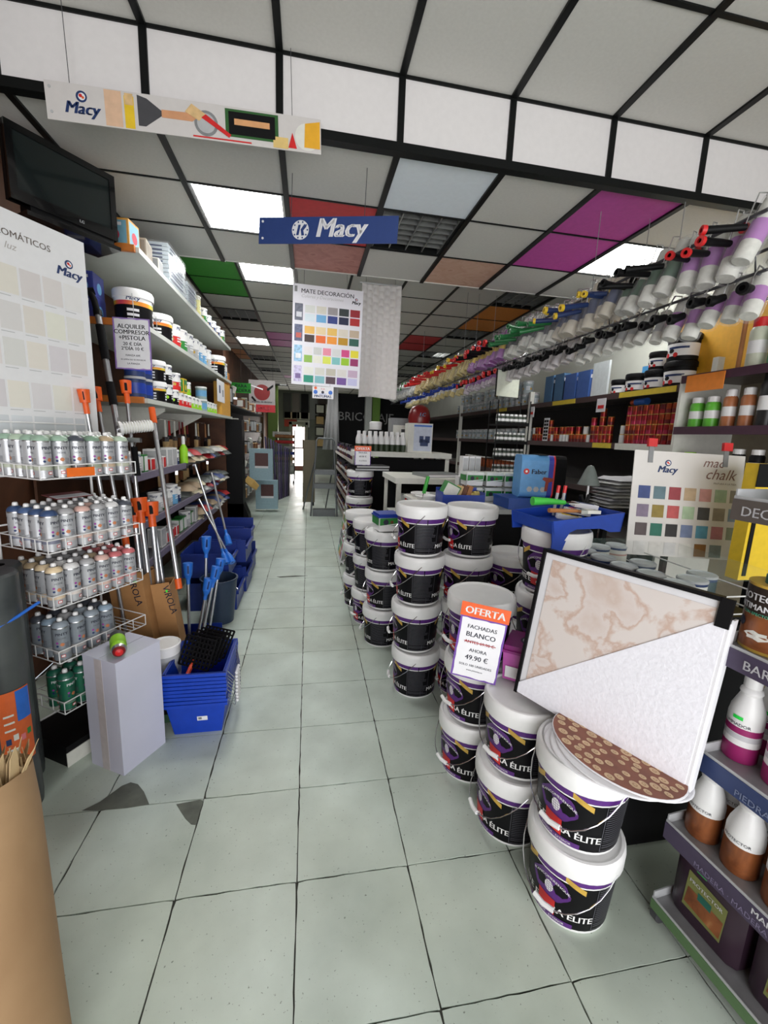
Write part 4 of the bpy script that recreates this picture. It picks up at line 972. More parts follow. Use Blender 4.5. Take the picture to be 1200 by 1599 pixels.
# goods on the left shelves
MULT = mat((230, 120, 60), .5, var=.5, scale=14)
def macypot(r, h, main, accent, text='Macy', lidh=.0): return tin(r, h, WHITE, main, WHITE, text, .0, .55, 22, lidh)
def bigpot(r, h):
    m = MB(); RB = ramp_mat('rainbow_band', [(.30, (200, 40, 90)), (.45, (226, 120, 40)), (.55, (226, 200, 60)), (.7, (80, 160, 80))], 7, 1, 0, .4)
    m.lathe([(0, 0, LABELBLACK), (r*.93, 0, LABELBLACK), (r*.97, h*.55, RB), (r*.98, h*.66, WHITE), (r, h*.78, WHITE)], 28)
    l = MB(); l.lathe([(r*1.0, h*.76, WHITE), (r*1.05, h*.77, WHITE), (r*1.06, h*.94, WHITE), (r*1.0, h, WHITE), (r*.95, h*.985, WHITE), (0, h*.98, WHITE)], 28)
    q = MB()
    for th in (-math.pi/2, 0, math.pi/2):
        f = wrap(r*.95, r*.98, 0, h*.6, th, 0, .0015); q.text('Macy', r*.32, (0, 0, 0), X, Y, NAVY, shear=.25, bold=.03, fn=lambda x, y, f=f: f(x, y+h*.68))
        for k in range(3): wquad(q, f, -r*.3, r*.3, h*(.12+.13*k), h*(.19+.13*k), PAPER, 3)
    w = MB(); w.tube([(0, -r*1.07, h*.84), (.003, -r*1.1, h*.5), (0, -r*1.0, h*.05)], .0025, 5, LGREY)
    return [('body', m.mesh('pot_body', True)), ('lid', l.mesh('pot_lid', True)), ('label', q.mesh('pot_label')), ('handle', w.mesh('pot_handle', True))]
def lay(proto, nm, cat, lab, ys, x, z, grp, rz=0): 
    for k, y in enumerate(ys):
        make(proto, nm, lab % ORD[k] if '%s' in lab else lab, cat, (x, y, z+.0005), rz+RND.uniform(-.3, .3), grp)
B22 = bigpot(.115, .225)
make(B22, 'paint_pot', 'largest black and white paint pot on the middle left shelf, near end', 'paint pot', (-1.125, .40, ZS[1]), .3, 'paint pots on the left shelves')
make(bigpot(.10, .19), 'paint_pot', 'black and white paint pot with rainbow band, second on the middle left shelf', 'paint pot', (-1.11, .82, ZS[1]), .2, 'paint pots on the left shelves')
P1 = macypot(.07, .17, GREEN, None, 'Plus'); P2 = macypot(.065, .17, RED, None); P3 = macypot(.07, .18, LGREY, None); P4 = macypot(.062, .19, SKYB, None)
seq = [(1.08, P2, 'white pot with red band'), (1.26, P1, 'white pot with green band'), (1.46, P3, 'white pot with grey band'), (1.66, P3, 'second white pot with grey band'), (1.84, P4, 'pale blue banded pot'), (2.02, P4, 'second pale blue banded pot'), (2.2, P3, 'third white pot with grey band'), (2.75, B22, 'farthest big rainbow-band pot'), (3.02, P3, 'last white pot'), (3.18, P4, 'last pale blue pot')]
for y, p, lb in seq: make(p, 'paint_pot', lb+' on the middle left shelf', 'paint pot', (-1.09, y, ZS[1]), RND.uniform(-.2, .2), 'paint pots on the left shelves')
for y, p, lb in ((1.10, P3, 'rear white pot with grey band behind the red banded one'), (1.36, P1, 'rear white pot with green band'), (1.75, P3, 'rear white pot by the pale blue one')): make(p, 'paint_pot', lb+' on the middle left shelf', 'paint pot', (-1.30, y, ZS[1]), 0, 'paint pots on the left shelves')
# bottom shelf
PB = bigpot(.075, .145); PS = macypot(.06, .13, BLACK, None); PR = macypot(.062, .125, RED, None); PSR = macypot(.05, .10, RED, None); PG = macypot(.045, .10, LIME, None); PBk = macypot(.055, .11, BLACK, None); PGr = tin(.055, .11, mat((150, 170, 170), .5), SKYB, WHITE, None)
NTIN = tin(.06, .12, NAVY, BLUE, LGREY, None)
lay(NTIN, 'paint_tin', 'tin', 'navy blue tin, %s on the bottom left shelf behind the rental sign', (.25, .38), -1.09, ZS[0], 'navy tins'); lay(NTIN, 'paint_tin', 'tin', 'navy blue tin stacked on the %s one on the bottom left shelf', (.25, .38), -1.09, ZS[0]+.138, 'navy tins')
rowb = [(.60, PB, 'black pot with rainbow band'), (.80, PS, 'black and white pot'), (.97, PBk, 'small black pot'), (1.12, PSR, 'small red pot'), (1.25, PSR, 'small red pot next to another'), (1.38, PSR, 'third small red pot'), (1.53, PG, 'small lime pot'), (1.66, PG, 'second lime pot'), (1.80, PG, 'third lime pot'), (1.98, PGr, 'grey-blue tin'), (2.12, PG, 'fourth lime pot'), (2.25, PG, 'fifth lime pot'), (2.38, PG, 'sixth lime pot'), (2.52, PG, 'seventh lime pot')]
for y, p, lb in rowb: make(p, 'paint_pot', lb+', front of the bottom left shelf', 'paint pot', (-1.085, y, ZS[0]), RND.uniform(-.2, .2), 'small paint pots on the bottom left shelf')
up = [(.60, PB, 'rainbow-band black pot', .146), (.80, PS, 'black and white pot', .148), (1.07, PR, 'red and white pot', .128), (1.40, PG, 'lime pot', .118), (1.98, PGr, 'grey-blue tin', .128)]
for y, p, lb, dz in up: make(p, 'paint_pot', lb+' stacked on the pots of the bottom left shelf', 'paint pot', (-1.085 if y != 1.07 else -1.10, y, ZS[0]+dz), RND.uniform(-.2, .2), 'small paint pots on the bottom left shelf')
def carton(w, d, h, body, face, label, nm='box', art=None):
    m = MB(); m.box((-w/2, -d/2, 0), (w/2, d/2, h), body)
    q = MB()
    q.quad((-w*.44, -d/2-.001, h*.08), (w*.44, -d/2-.001, h*.08), (w*.44, -d/2-.001, h*.92), (-w*.44, -d/2-.001, h*.92), face)
    q.quad((w/2+.001, -d*.44, h*.08), (w/2+.001, d*.44, h*.08), (w/2+.001, d*.44, h*.92), (w/2+.001, -d*.44, h*.92), face)
    if art:
        q.disc((w*.05, -d/2-.002, h*.38), X, Z, min(w, h)*.24, 14, art); q.disc((w/2+.002, 0, h*.4), Y, Z, min(d, h)*.25, 14, art)
        q.quad((-w*.4, -d/2-.002, h*.72), (w*.3, -d/2-.002, h*.72), (w*.3, -d/2-.002, h*.84), (-w*.4, -d/2-.002, h*.84), PAPER)
    return [('body', m.mesh('box_body')), ('print', q.mesh('box_print'))]
make(carton(.10, .10, .12, YELL, GREEN, '', art=YELL), 'box', 'yellow and green box among red pots on the bottom left shelf', 'box', (-1.09, 1.23, ZS[0]+.125), 0)
VB = carton(.13, .16, .135, mat((58, 70, 150), .5), mat((50, 60, 140), .5), '', art=SKYB)
make(VB, 'box', 'lower blue boxed mask pack at the near end of the middle left shelf', 'box', (-1.34, .27, ZS[1]), 0, 'blue boxes'); make(VB, 'box', 'upper blue boxed mask pack at the near end of the middle left shelf', 'box', (-1.34, .27, ZS[1]+.136), .05, 'blue boxes')
# orange rack end with leaflet
m = MB(); m.box((-1.11, 2.72, ZS[0]), (-1.02, 3.30, ZS[0]+.40), mat((216, 160, 60), .6)); 
make([('body', m.mesh('box_body')), ('leaflet', MB().box((-1.018, 2.45, ZS[0]+.15), (-1.014, 2.88, ZS[0]+.40), PAPER).box((-1.013, 2.55, ZS[0]+.25), (-1.012, 2.62, ZS[0]+.34), NAVY).box((-1.013, 2.74, ZS[0]+.22), (-1.012, 2.80, ZS[0]+.30), GREY).mesh('leaflet'))], 'box', 'yellow-orange carton with white leaflet at the far end of the bottom left shelf', 'box')
make(carton(.12, .12, .16, mat((214, 150, 60), .6), mat((200, 120, 40), .6), ''), 'box', 'small tan box beyond the middle left shelf end', 'box', (-1.08, 3.24, ZS[0]+.402))
# top shelf
make(carton(.20, .13, .15, mat((206, 150, 70), .6), mat((120, 170, 190), .5), '', art=mat((190, 50, 70), .5)), 'box', 'orange and blue box with red pot picture on the top left shelf', 'box', (-1.14, .25, ZS[2]), -.1)
make(carton(.14, .16, .13, mat((176, 168, 156), .6), mat((140, 132, 122), .6), ''), 'box', 'beige striped box on the top left shelf beside the orange one', 'box', (-1.10, .46, ZS[2]), .1)
make(carton(.10, .13, .08, OFFW, GREY, ''), 'box', 'small white box on the top left shelf before the wrapped bales', 'box', (-1.06, .62, ZS[2]), .1)
def bale(w, d, h):
    m = MB(); BW = mat((196, 208, 216), .3); n = 9
    for k in range(n): m.box((-w/2, -d/2, k*h/n+.002), (w/2+.004*(k % 2), d/2, (k+1)*h/n-.002), BW)
    l = MB(); 
    for k in range(9): l.quad((w/2+.006, -d*.42, h*(.08+.1*k)), (w/2+.006, d*.3, h*(.08+.1*k)), (w/2+.006, d*.3, h*(.12+.1*k)), (w/2+.006, -d*.42, h*(.12+.1*k)), NAVY)
    for k in range(9): l.quad((-w*.42, -d/2-.002, h*(.08+.1*k)), (w*.3, -d/2-.002, h*(.08+.1*k)), (w*.3, -d/2-.002, h*(.12+.1*k)), (-w*.42, -d/2-.002, h*(.12+.1*k)), NAVY)
    s = MB(); s.box((-w/2-.006, -d/2-.006, 0), (w/2+.010, d/2+.006, h+.006), CLEAR)
    return [('folded_sheets', m.mesh('sheets')), ('print', l.mesh('bale_print')), ('wrapping', s.mesh('wrapping'))]
make(bale(.20, .42, .26), 'wrapped_bale', 'large plastic-wrapped bale printed with blue lines on the top left shelf', 'bale', (-1.10, .98, ZS[2]), .0)
make(bale(.18, .28, .16), 'wrapped_bale', 'smaller plastic-wrapped bale beyond the large one on the top left shelf', 'bale', (-1.09, 1.40, ZS[2]), .0)
make(tin(.075, .17, mat((210, 206, 130), .5), mat((214, 210, 140), .5), OFFW, 'BANCO'), 'paint_tin', 'pale yellow tin on the top left shelf', 'tin', (-1.09, 1.78, ZS[2]), .2)
P5 = macypot(.055, .13, GREEN, None); P6 = macypot(.05, .12, NAVY, None)
for k, (y, p, lb) in enumerate(((2.05, P5, 'green'), (2.28, P6, 'navy'), (2.52, P6, 'second navy'), (2.75, P6, 'third navy'), (3.0, P5, 'last green'))): make(p, 'paint_pot', '%s banded small pot on the top left shelf' % lb, 'paint pot', (-1.07, y, ZS[2]), 0, 'small pots on the top left shelf')

# lower shelves: boxes, pots, brushes, sheets
R2 = random.Random(21)
lowp = [macypot(.05, .13, LGREY, None), carton(.10, .10, .15, WHITE, LGREY, ''), macypot(.055, .15, SKYB, None), carton(.09, .08, .09, WHITE, RED, ''), carton(.08, .08, .12, GREEN, WHITE, ''), macypot(.045, .11, NAVY, None)]
lown = ['white pot with grey band', 'tall white box', 'white pot with pale blue band', 'small white box with red print', 'green box', 'white pot with navy band']
for si, z in enumerate((.635, .915, 1.24)):
    for k in range(9):
        j = R2.randrange(6); y = .10+k*.125
        if z < .7: y += .5
        make(lowp[j], 'paint_pot' if j in (0, 2, 5) else 'box', '%s, %s along the %s lower left shelf' % (lown[j], ORD[k], ['bottom', 'middle', 'top'][si]), 'paint pot' if j in (0, 2, 5) else 'box', (-1.13, y, z+.001), R2.uniform(-.1, .1), 'goods on the lower left shelves')
# lime bottle
m = MB(); m.lathe([(0, 0, LIME), (.035, 0, LIME), (.035, .13, LIME), (.015, .17, WHITE), (.015, .24, WHITE), (0, .245, WHITE)], 16)
make(m.mesh('lime_bottle', True), 'bottle', 'lime green bottle with white neck on the top lower left shelf', 'bottle', (-1.09, 1.27, 1.241))
# paintbrushes hanging on the wall under the shelf
HB = {}
def brush(hm, fm, L=.30, w=.05):
    m = MB(); m.tube([(0, 0, 0), (0, 0, -L*.3), (0, 0, -L*.5)], .009, 8, hm, r2=.012)
    f = MB(); f.box((-w/2, -.012, -L*.64), (w/2, .012, -L*.5), CHROME); b = MB(); b.box((-w/2, -.010, -L), (w/2, .010, -L*.64), fm)
    return [('handle', m.mesh('brush_handle', True)), ('ferrule', f.mesh('brush_ferrule')), ('bristles', b.mesh('bristles'))]
BR = [brush(TAN, BROWN, .32, .05), brush(RED, TAN, .28, .06), brush(WOOD, BLACK, .34, .07), brush(DRED, BROWN, .26, .05), brush(OFFW, TAN, .30, .06)]
BN = ['tan handled', 'red handled', 'wooden handled', 'dark red handled', 'cream handled']
for r_ in range(2):
    for k in range(13):
        j = R2.randrange(5)
        make(BR[j], 'paint_brush', '%s brush under the left shelves, %s row, %s along' % (BN[j], ['upper', 'lower'][r_], ORD[k]), 'brush', (-1.30+R2.uniform(-.04, .04), 1.35+k*.145, 1.62-.33*r_), R2.uniform(-.4, .4)+math.pi/2, 'brushes under the left shelves')
link('hook_rail', MB().tube([(-1.30, 1.3, 1.63), (-1.30, 3.3, 1.63)], .006, 6, CHROME).tube([(-1.30, 1.3, 1.30), (-1.30, 3.3, 1.30)], .006, 6, CHROME).mesh('hook_rail', True), LW)
# folded dust sheets, packets and trays piled on the lower shelves further along
SH = [mat((150, 130, 104), .6), mat((190, 190, 186), .4), mat((60, 76, 130), .5), mat((120, 126, 124), .3), mat((170, 40, 44), .5), mat((206, 198, 170), .6)]
SN = ['beige', 'white', 'blue', 'grey', 'red', 'cream']
def packet(mt, w, d, h):
    m = MB(); n = 6; vs = []; fs = []
    R3 = random.Random(int(w*1000)+int(d*777))
    for i in range(n+1):
        for j in range(n+1):
            u, v = i/n, j/n; e = min(u, 1-u, v, 1-v)*4; vs.append((-w/2+w*u, -d/2+d*v, h*min(1, e)**.5*(1+.2*R3.uniform(-1, 1))))
    for i in range(n):
        for j in range(n): a = i*(n+1)+j; fs.append((a, a+n+1, a+n+2, a+1))
    k = len(vs); vs += [(-w/2, -d/2, 0), (w/2, -d/2, 0), (w/2, d/2, 0), (-w/2, d/2, 0)]; fs.append((k+3, k+2, k+1, k))
    return m.add(vs, fs, mt).mesh('packet', True)
PK = [[packet(mt, .24+.02*i, .20, .05) for i in range(2)] for mt in SH]
for r_, z in enumerate((.637, .917, 1.243)):
    for k in range(8):
        for lv in range(2):
            j = R2.randrange(6)
            make(PK[j][k % 2], 'packet', '%s packet, %s layer, %s along the %s lower left shelf' % (SN[j], ['lower', 'upper'][lv], ORD[k], ['bottom', 'middle', 'top'][r_]), 'packet', (-1.16+R2.uniform(-.03, .03), 1.72+k*.205 if r_ == 0 else 1.42+k*.24, z+lv*.055), R2.uniform(-.3, .3), 'wrapped packets on the lower left shelves')
# packets in the blue bins
for k, (x, y, z) in enumerate(((-.84, 1.0, .36), (-.80, 1.44, .36), (-.82, 1.93, .36), (-.78, .98, .06), (-.8, 1.44, .06))):
    make(PK[[1, 5, 1, 0, 3][k]][0], 'packet', '%s bundle of gloves and rolls lying in a blue bin, %s from the front' % (['white', 'cream', 'pale', 'beige', 'grey'][k], ORD[k]), 'packet', (x, y, z), .3, 'bundles in the blue bins')
# ================================================================ RIGHT WALL SHELVING
RX0, RX1 = 2.68, 3.18
rs = thing('shelving_unit', 'long dark-edged shelving along the right wall full of tins', 'shelving')
EDGE = mat((70, 52, 52), .5); YR = mat((214, 190, 60), .5)
for z in (.25, .75, 1.15, 1.57, 2.0):
    o = link('shelf', MB().box((RX0, -.36, z-.025), (RX1, 9.0, z), mat((120, 116, 112), .5)).mesh('shelf_board'), rs)
    link('shelf_lip', MB().box((RX0-.012, -.36, z-.045), (RX0, 9.0, z+.006), EDGE).mesh('shelf_lip'), o)
for y0, y1, z in ((-.1, .48, 2.0), (1.1, 1.5, 2.0), (.5, .75, 1.57), (2.6, 2.9, 2.0)): link('price_rail', MB().box((RX0-.016, y0, z-.042), (RX0-.012, y1, z+.002), YR).mesh('price_rail'), rs)
for y0, y1, z in ((-.36, .45, 1.57),): link('price_rail', MB().box((RX0-.018, y0, z-.05), (RX0-.012, y1, z+.004), OFFW).mesh('price_rail'), rs)
for y in (-.38, 2.0, 4.4, 6.8): link('upright', MB().box((RX0-.02, y-.02, 0), (RX0+.03, y+.02, 2.15), OFFW).mesh('upright'), rs)
link('back_panel', MB().box((RX1, -.36, 0), (RX1+.012, 9.0, 2.05), mat((60, 58, 58), .7)).mesh('back_panel'), rs)
for y, z in ((.62, 2.0), (1.85, 2.0)):
    link('price_card', MB().box((RX0-.03, y, z-.15), (RX0-.026, y+.12, z-.03), PAPER).box((RX0-.032, y+.02, z-.12), (RX0-.030, y+.1, z-.09), RED).mesh('price_card'), rs)
# small metallic tins stacked in columns
def mtin(c, c2):
    r, h = .027, .078; m = MB()
    m.lathe([(0, 0, c), (r, 0, GOLD), (r, .004, c), (r, h*.45, c2), (r, h*.9, c2), (r, h-.003, GOLD), (r*.95, h, GOLD), (0, h-.003, c)], 14)
    return m.mesh('metal_tin', True)
REDM = mat((150, 30, 38), .28, metal=.5, var=.25); CRM = mat((170, 40, 76), .28, metal=.4, var=.25); CPM = mat((160, 66, 34), .28, metal=.6, var=.3); DRM = mat((104, 28, 32), .3, metal=.4, var=.25); WTM = mat((206, 206, 206), .4)
MT = [mtin(REDM, CPM), mtin(CRM, REDM), mtin(CPM, REDM), mtin(DRM, CPM), mtin(REDM, DRM), mtin(WTM, WTM)]
MN = ['red and copper', 'crimson', 'copper', 'dark red', 'red', 'white']
R2 = random.Random(4); TCOL = 40
for k in range(TCOL):
    y = -.30+k*.0565
    if 14 <= k <= 15: continue
    n = 4 if k < 13 else R2.choice((1, 2, 2, 3))
    if k == 18: n = 4
    for q in range(n):
        j = R2.choice((0, 1, 2, 3, 4, 0, 1)) if k != 13 else 5
        if k > 20: j = R2.choice((2, 3, 0, 5, 3))
        make(MT[j], 'metal_tin', '%s metallic tin, %s column along the can shelf, %s up' % (MN[j], ORD[k], ORD[q]), 'tin', (RX0+.035+R2.uniform(0, .006), y, 1.571+q*.0785), R2.uniform(0, 6), 'small metallic tins on the right wall shelf')
make(MB().tube([(0, -.06, .03), (0, .06, .03)], .028, 14, mat((40, 90, 170), .3)).tube([(0, .06, .03), (0, .1, .03)], .026, 14, CPM).mesh('lying_tin', True), 'metal_tin', 'blue tin lying on its side on top of the metallic tins', 'tin', (RX0+.036, .27, 1.571+4*.0785))
# tall black swatch card among tins
m = MB(); m.box((-.004, -.05, 0), (.004, .05, .26), PAPER)
for i in range(2):
    for j in range(6): m.box((-.006, -.042+i*.045, .02+j*.038), (-.004, -.005+i*.045, .048+j*.038), BLK)
make(m.mesh('swatch_card'), 'swatch_card', 'narrow white card with black swatches among the metallic tins', 'card', (RX0+.012, 1.62, 1.571))
# upper shelf: black-lidded tubs, boxes, grey tins
def btub(r, h):
    m = MB(); m.lathe([(0, 0, BLK), (r*.94, 0, BLK), (r*.96, h*.16, WHITE), (r*.99, h*.62, BLK), (r, h*.78, BLK)], 24)
    l = MB(); l.lathe([(r*.99, h*.77, BLK), (r*1.06, h*.78, BLK), (r*1.06, h*.95, BLK), (r, h, BLK), (0, h*.985, BLK)], 24)
    q = MB()
    for th in (math.pi, math.pi*1.2):
        f = wrap(r*.95, r, 0, h*.8, th, 0, .0015); wblob(q, f, (-r*.3, h*.2), r*.16, r*.16, RED, 10, 0); wquad(q, f, -.2*r, .5*r, h*.42, h*.5, NAVY, 3); wblob(q, f, (-r*.6, h*.35), r*.2, r*.15, BLK, 10, 0)
    return [('body', m.mesh('tub_body', True)), ('lid', l.mesh('tub_lid', True)), ('label', q.mesh('tub_label'))]
T1, T2, T3 = btub(.105, .19), btub(.07, .135), btub(.085, .16)
for p, y, z, lb in ((T1, .03, 2.001, 'large black-lidded white tub, lower of the nearest pair on the upper right shelf'), (T1, .03, 2.196, 'large black-lidded white tub on top of the nearest pair'), (T3, .25, 2.001, 'medium black-lidded tub, lower one beside the large pair'), (T2, .25, 2.166, 'small black-lidded tub stacked beside the large pair'), (T3, .46, 2.001, 'medium black-lidded tub with green leaf print'), (T2, .66, 2.001, 'small black-lidded tub, farthest of the row')):
    make(p, 'paint_tub', lb, 'tub', (RX0+.12, y, z), RND.uniform(-.2, .2), 'black-lidded tubs')
BB = carton(.06, .17, .25, mat((70, 140, 190), .5), SKYB, '', art=WHITE)
for k, y in enumerate((.30, .40, .50)): make(BB, 'box', '%s upright blue card pack behind the black-lidded tubs' % ['nearest', 'middle', 'farthest'][k], 'box', (RX0+.30, y, 2.001), .1, 'blue card packs')
make(MB().box((0, 0, 0), (.02, .22, .32), mat((206, 214, 216), .6)).mesh('white_panel'), 'panel', 'plain pale upright panel on the upper right shelf', 'panel', (RX0+.05, .74, 2.001))
PB2 = carton(.10, .19, .27, mat((64, 96, 160), .5), mat((50, 84, 150), .5), '', art=RED); PB3 = carton(.08, .16, .30, mat((70, 110, 150), .5), mat((40, 50, 70), .5), '', art=SKYB)
for k, (p, y) in enumerate(((PB2, 1.08), (PB2, 1.30), (PB3, 1.52), (PB3, 1.72))): make(p, 'box', '%s picture box with blue print on the upper right shelf, from the pale panel on' % ORD[k], 'box', (RX0+.09, y, 2.001), 0, 'blue picture boxes')
GT2 = tin(.065, .14, mat((166, 176, 180), .4), mat((150, 162, 170), .4), LGREY, 'Macy'); 
for k in range(16):
    y = 2.1+k*.17
    for q in range(1+(k*7 % 3 > 0)): make(GT2, 'paint_tin', 'grey tin on the upper right shelf, %s along, %s layer' % (ORD[k], ['lower', 'upper'][q]), 'tin', (RX0+.09, y, 2.001+q*.158), RND.uniform(2.6, 3.6), 'grey tins on the upper right shelf')
for k in range(15):
    y = 2.1+k*.18; make(GT2, 'paint_tin', 'grey printed tin on the middle right shelf, %s after the metallic tins' % ORD[k], 'tin', (RX0+.09, y, 1.571), RND.uniform(2.6, 3.6), 'grey tins on the middle right shelf')
AMB = tin(.04, .14, mat((120, 60, 24), .3), RUST, WHITE, None)
for k in range(18): make(AMB, 'bottle', 'amber bottle on the lower right shelf, %s from the near end' % ORD[k], 'bottle', (RX0+.07, 1.9+k*.13, 1.151), 0, 'amber bottles on the lower right shelf')

# nearer shelf unit at the right edge
nu = thing('shelf_unit', 'dark shelf unit with purple edges and sprays at the right edge', 'shelf unit')
PE = mat((74, 44, 62), .5)
for z in (1.12, 1.40, 1.68, 2.0):
    o = link('shelf', MB().box((2.40, -1.75, z-.022), (2.85, -.42, z), mat((130, 120, 112), .5)).mesh('unit_shelf'), nu)
    link('shelf_lip', MB().box((2.385, -1.75, z-.04), (2.40, -.42, z+.008), PE).mesh('unit_lip'), o)
link('upright', MB().box((2.40, -.42, .0), (2.85, -.40, 2.02), OFFW).mesh('unit_side'), nu)
link('back_panel', MB().box((2.85, -1.75, 0), (2.87, -.42, 2.05), mat((150, 140, 120), .6)).mesh('unit_back'), nu)
link('price_card', MB().box((2.375, -.72, 1.90), (2.379, -.47, 2.0), mat((240, 140, 50), .6)).mesh('price_card'), nu)
make(MB().box((0, 0, 0), (.02, .95, .55), mat((226, 168, 40), .6)).box((-.003, -.01, -.01), (0, .96, 0), OFFW).mesh('yellow_board'), 'board', 'plain mustard-yellow board standing on the right shelves', 'board', (2.86, -.75, 2.06))
def spr(body, cap, r=.035, h=.2):
    m = MB(); m.lathe([(0, 0, body), (r, 0, body), (r, h*.3, WHITE), (r, h*.55, body), (r, h*.75, body), (r*.8, h*.82, body)], 16)
    c = MB(); c.lathe([(r*.82, h*.81, cap), (r*.82, h*.98, cap), (r*.7, h, cap), (0, h, cap)], 14)
    return [('body', m.mesh('bottle_body', True)), ('cap', c.mesh('bottle_cap', True))]
SPL = [(spr(mat((206, 210, 190), .4), RED, .045, .27), 'cream aerosol with red cap'), (spr(mat((90, 170, 120), .4), GREEN, .04, .24), 'green aerosol'), (spr(mat((60, 70, 50), .4), WHITE, .036, .24), 'olive and white aerosol'), (spr(mat((190, 200, 80), .4), BLK, .036, .24), 'yellow-green aerosol')]
for k in range(8):
    p, lb = SPL[(0, 1, 2, 3, 2, 3, 2, 1)[k]]; make(p, 'aerosol', '%s, top shelf of the right-edge unit, %s from left' % (lb, ORD[k]), 'aerosol', (2.47, -.80-k*.11, 2.001), 0, 'aerosols on the right-edge unit')
m = MB(); m.tube([(0, 0, 0), (0, 0, .42)], .012, 10, WOOD); m.box((-.02, -.12, .42), (.02, .12, .46), mat((190, 140, 60), .6))
make(m.mesh('squeegee', True), 'squeegee', 'wooden T-handled tool standing before the yellow board', 'tool', (2.46, -.715, 2.001))
SP2 = [(spr(mat((176, 110, 70), .4), WHITE, .035, .22), 'brown and white bottle'), (spr(mat((100, 190, 60), .4), WHITE, .04, .19), 'green and white bottle'), (spr(mat((28, 28, 30), .4), BLK, .042, .30), 'tall black canister'), (spr(RUST, WHITE, .04, .17), 'orange-brown pot')]
for k in range(11):
    p, lb = SP2[(1, 1, 0, 0, 2, 2, 2, 3, 0, 3, 2)[k]]; make(p, 'bottle', '%s, middle shelf of the right-edge unit, %s from left' % (lb, ORD[k]), 'bottle', (2.46, -.50-k*.105, 1.681), 0, 'bottles on the right-edge unit')
SP3 = [(spr(LIME, BLK, .035, .16), 'lime and black bottle'), (spr(BLK, WHITE, .035, .16), 'black bottle'), (carton(.08, .08, .09, RUST, RED, ''), 'rusty red box'), (spr(GREEN, LIME, .04, .13), 'green tub')]
for k in range(11):
    p, lb = SP3[(3, 2, 2, 1, 1, 1, 1, 0, 1, 0, 0)[k]]; make(p, 'bottle' if 'box' not in lb else 'box', '%s, lower shelf of the right-edge unit, %s from left' % (lb, ORD[k]), 'bottle' if 'box' not in lb else 'box', (2.46, -.50-k*.105, 1.401), 0, 'bottles on the right-edge unit')

# ================================================================ HANGING PAINT ROLLERS
rk = thing('hanging_rail', 'long rail frame hung by cables over the right shelves, carrying rollers', 'rail')
HZ = 2.46
for x in (1.86, 2.22):
    link('rail', MB().tube([(x, -1.25, HZ+.06), (x, 7.0, HZ+.06)], .008, 6, DGREY).mesh('rail', True), rk)
    link('rail', MB().tube([(x+.05, -1.25, HZ-.16), (x+.05, 7.0, HZ-.16)], .007, 6, DGREY).mesh('rail', True), rk)
for y in [-1.2+.9*k for k in range(10)]: link('crossbar', MB().tube([(1.86, y, HZ+.06), (2.22, y, HZ+.06), (2.27, y, HZ-.16), (1.91, y, HZ-.16)], .005, 6, DGREY, True).mesh('crossbar', True), rk)
for x, y in ((2.22, -.42), (1.86, -.15), (2.22, -.15), (1.86, 2.2), (2.0, 2.2), (2.22, 2.2), (1.86, 4.1), (2.22, 4.1), (1.86, 6.2), (2.22, 6.2)):
    zt = 3.02 if y < YE else 3.25
    link('cable', MB().tube([(x, y, HZ+.06), (x, y, zt)], .0025, 5, GREY).mesh('cable', True), rk)
def roller(sleeve, band, handle, tip, L=.27, r=.040, bag=True, hl=.16):
    TI = Matrix.Rotation(.34, 4, 'Y')
    m = MB(); m.lathe([(0, 0, sleeve), (r*.9, 0, sleeve), (r, .006, sleeve), (r, L*.3, band), (r, L*.62, sleeve), (r, L-.01, sleeve), (r*.6, L, sleeve), (0, L, sleeve)], 14, TI @ Matrix.Translation((0, 0, -L*.55)))
    w = MB(); w.tube([(0, 0, L*.45), (0, 0, L*.5), (-.03, 0, L*.5), (-.055, 0, .03), (-.06, 0, .0)], .003, 6, CHROME)
    h = MB(); h.tube([(-.055, 0, .0), (-.055-hl*.3, 0, -.003), (-.055-hl, 0, -.012)], .0135, 10, handle, r2=.017)
    tp = MB(); tp.lathe([(.010, 0, tip), (.0205, .0, tip), (.0205, .018, tip), (.010, .018, tip)], 12, Matrix.Translation((-.055-hl, 0, -.012)) @ Matrix.Rotation(-math.pi/2, 4, 'Y'))
    p = [('sleeve', m.mesh('roller_sleeve', True)), ('frame', w.mesh('roller_frame', True)), ('handle', h.mesh('roller_handle', True)), ('tip', tp.mesh('roller_tip', True))]
    if bag:
        b = MB(); b.lathe([(r*1.18, 0, CLEAR), (r*1.3, .02, CLEAR), (r*1.25, L, CLEAR), (r*.4, L*1.12, CLEAR)], 10, TI @ Matrix.Translation((0, 0, -L*.58))); p.append(('wrapper', b.mesh('roller_wrapper', True)))
    return p
WOOL = mat((214, 214, 206), .9, var=.08, scale=60, bump=.4); LIL = mat((164, 92, 176), .6); YW = mat((210, 190, 110), .7)
GRH = mat((28, 110, 56), .4)
RO = {'a': (roller(WOOL, LIL, BLACK, RED), 'white and purple roller with red-tipped handle'), 'b': (roller(WOOL, mat((30, 84, 50), .5), BLACK, BLACK), 'white roller with green label and black handle'),
      'c': (roller(mat((206, 198, 180), .6), NAVY, NAVY, YELL), 'cream and navy roller with navy handle'), 'd': (roller(WOOL, mat((60, 60, 70), .5), GRH, GRH), 'white roller with green handle'),
      'e': (roller(LIL, YELL, BLACK, RED), 'lilac roller with red-tipped handle'), 'f': (roller(YW, YW, RED, YELL), 'yellowish roller with red handle'), 'g': (roller(YW, mat((190, 160, 80), .6), RED, RED), 'straw roller with bright red handle'), 'h': (roller(WOOL, LGREY, mat((190, 190, 190), .5), GREEN), 'white roller with pale handle')}
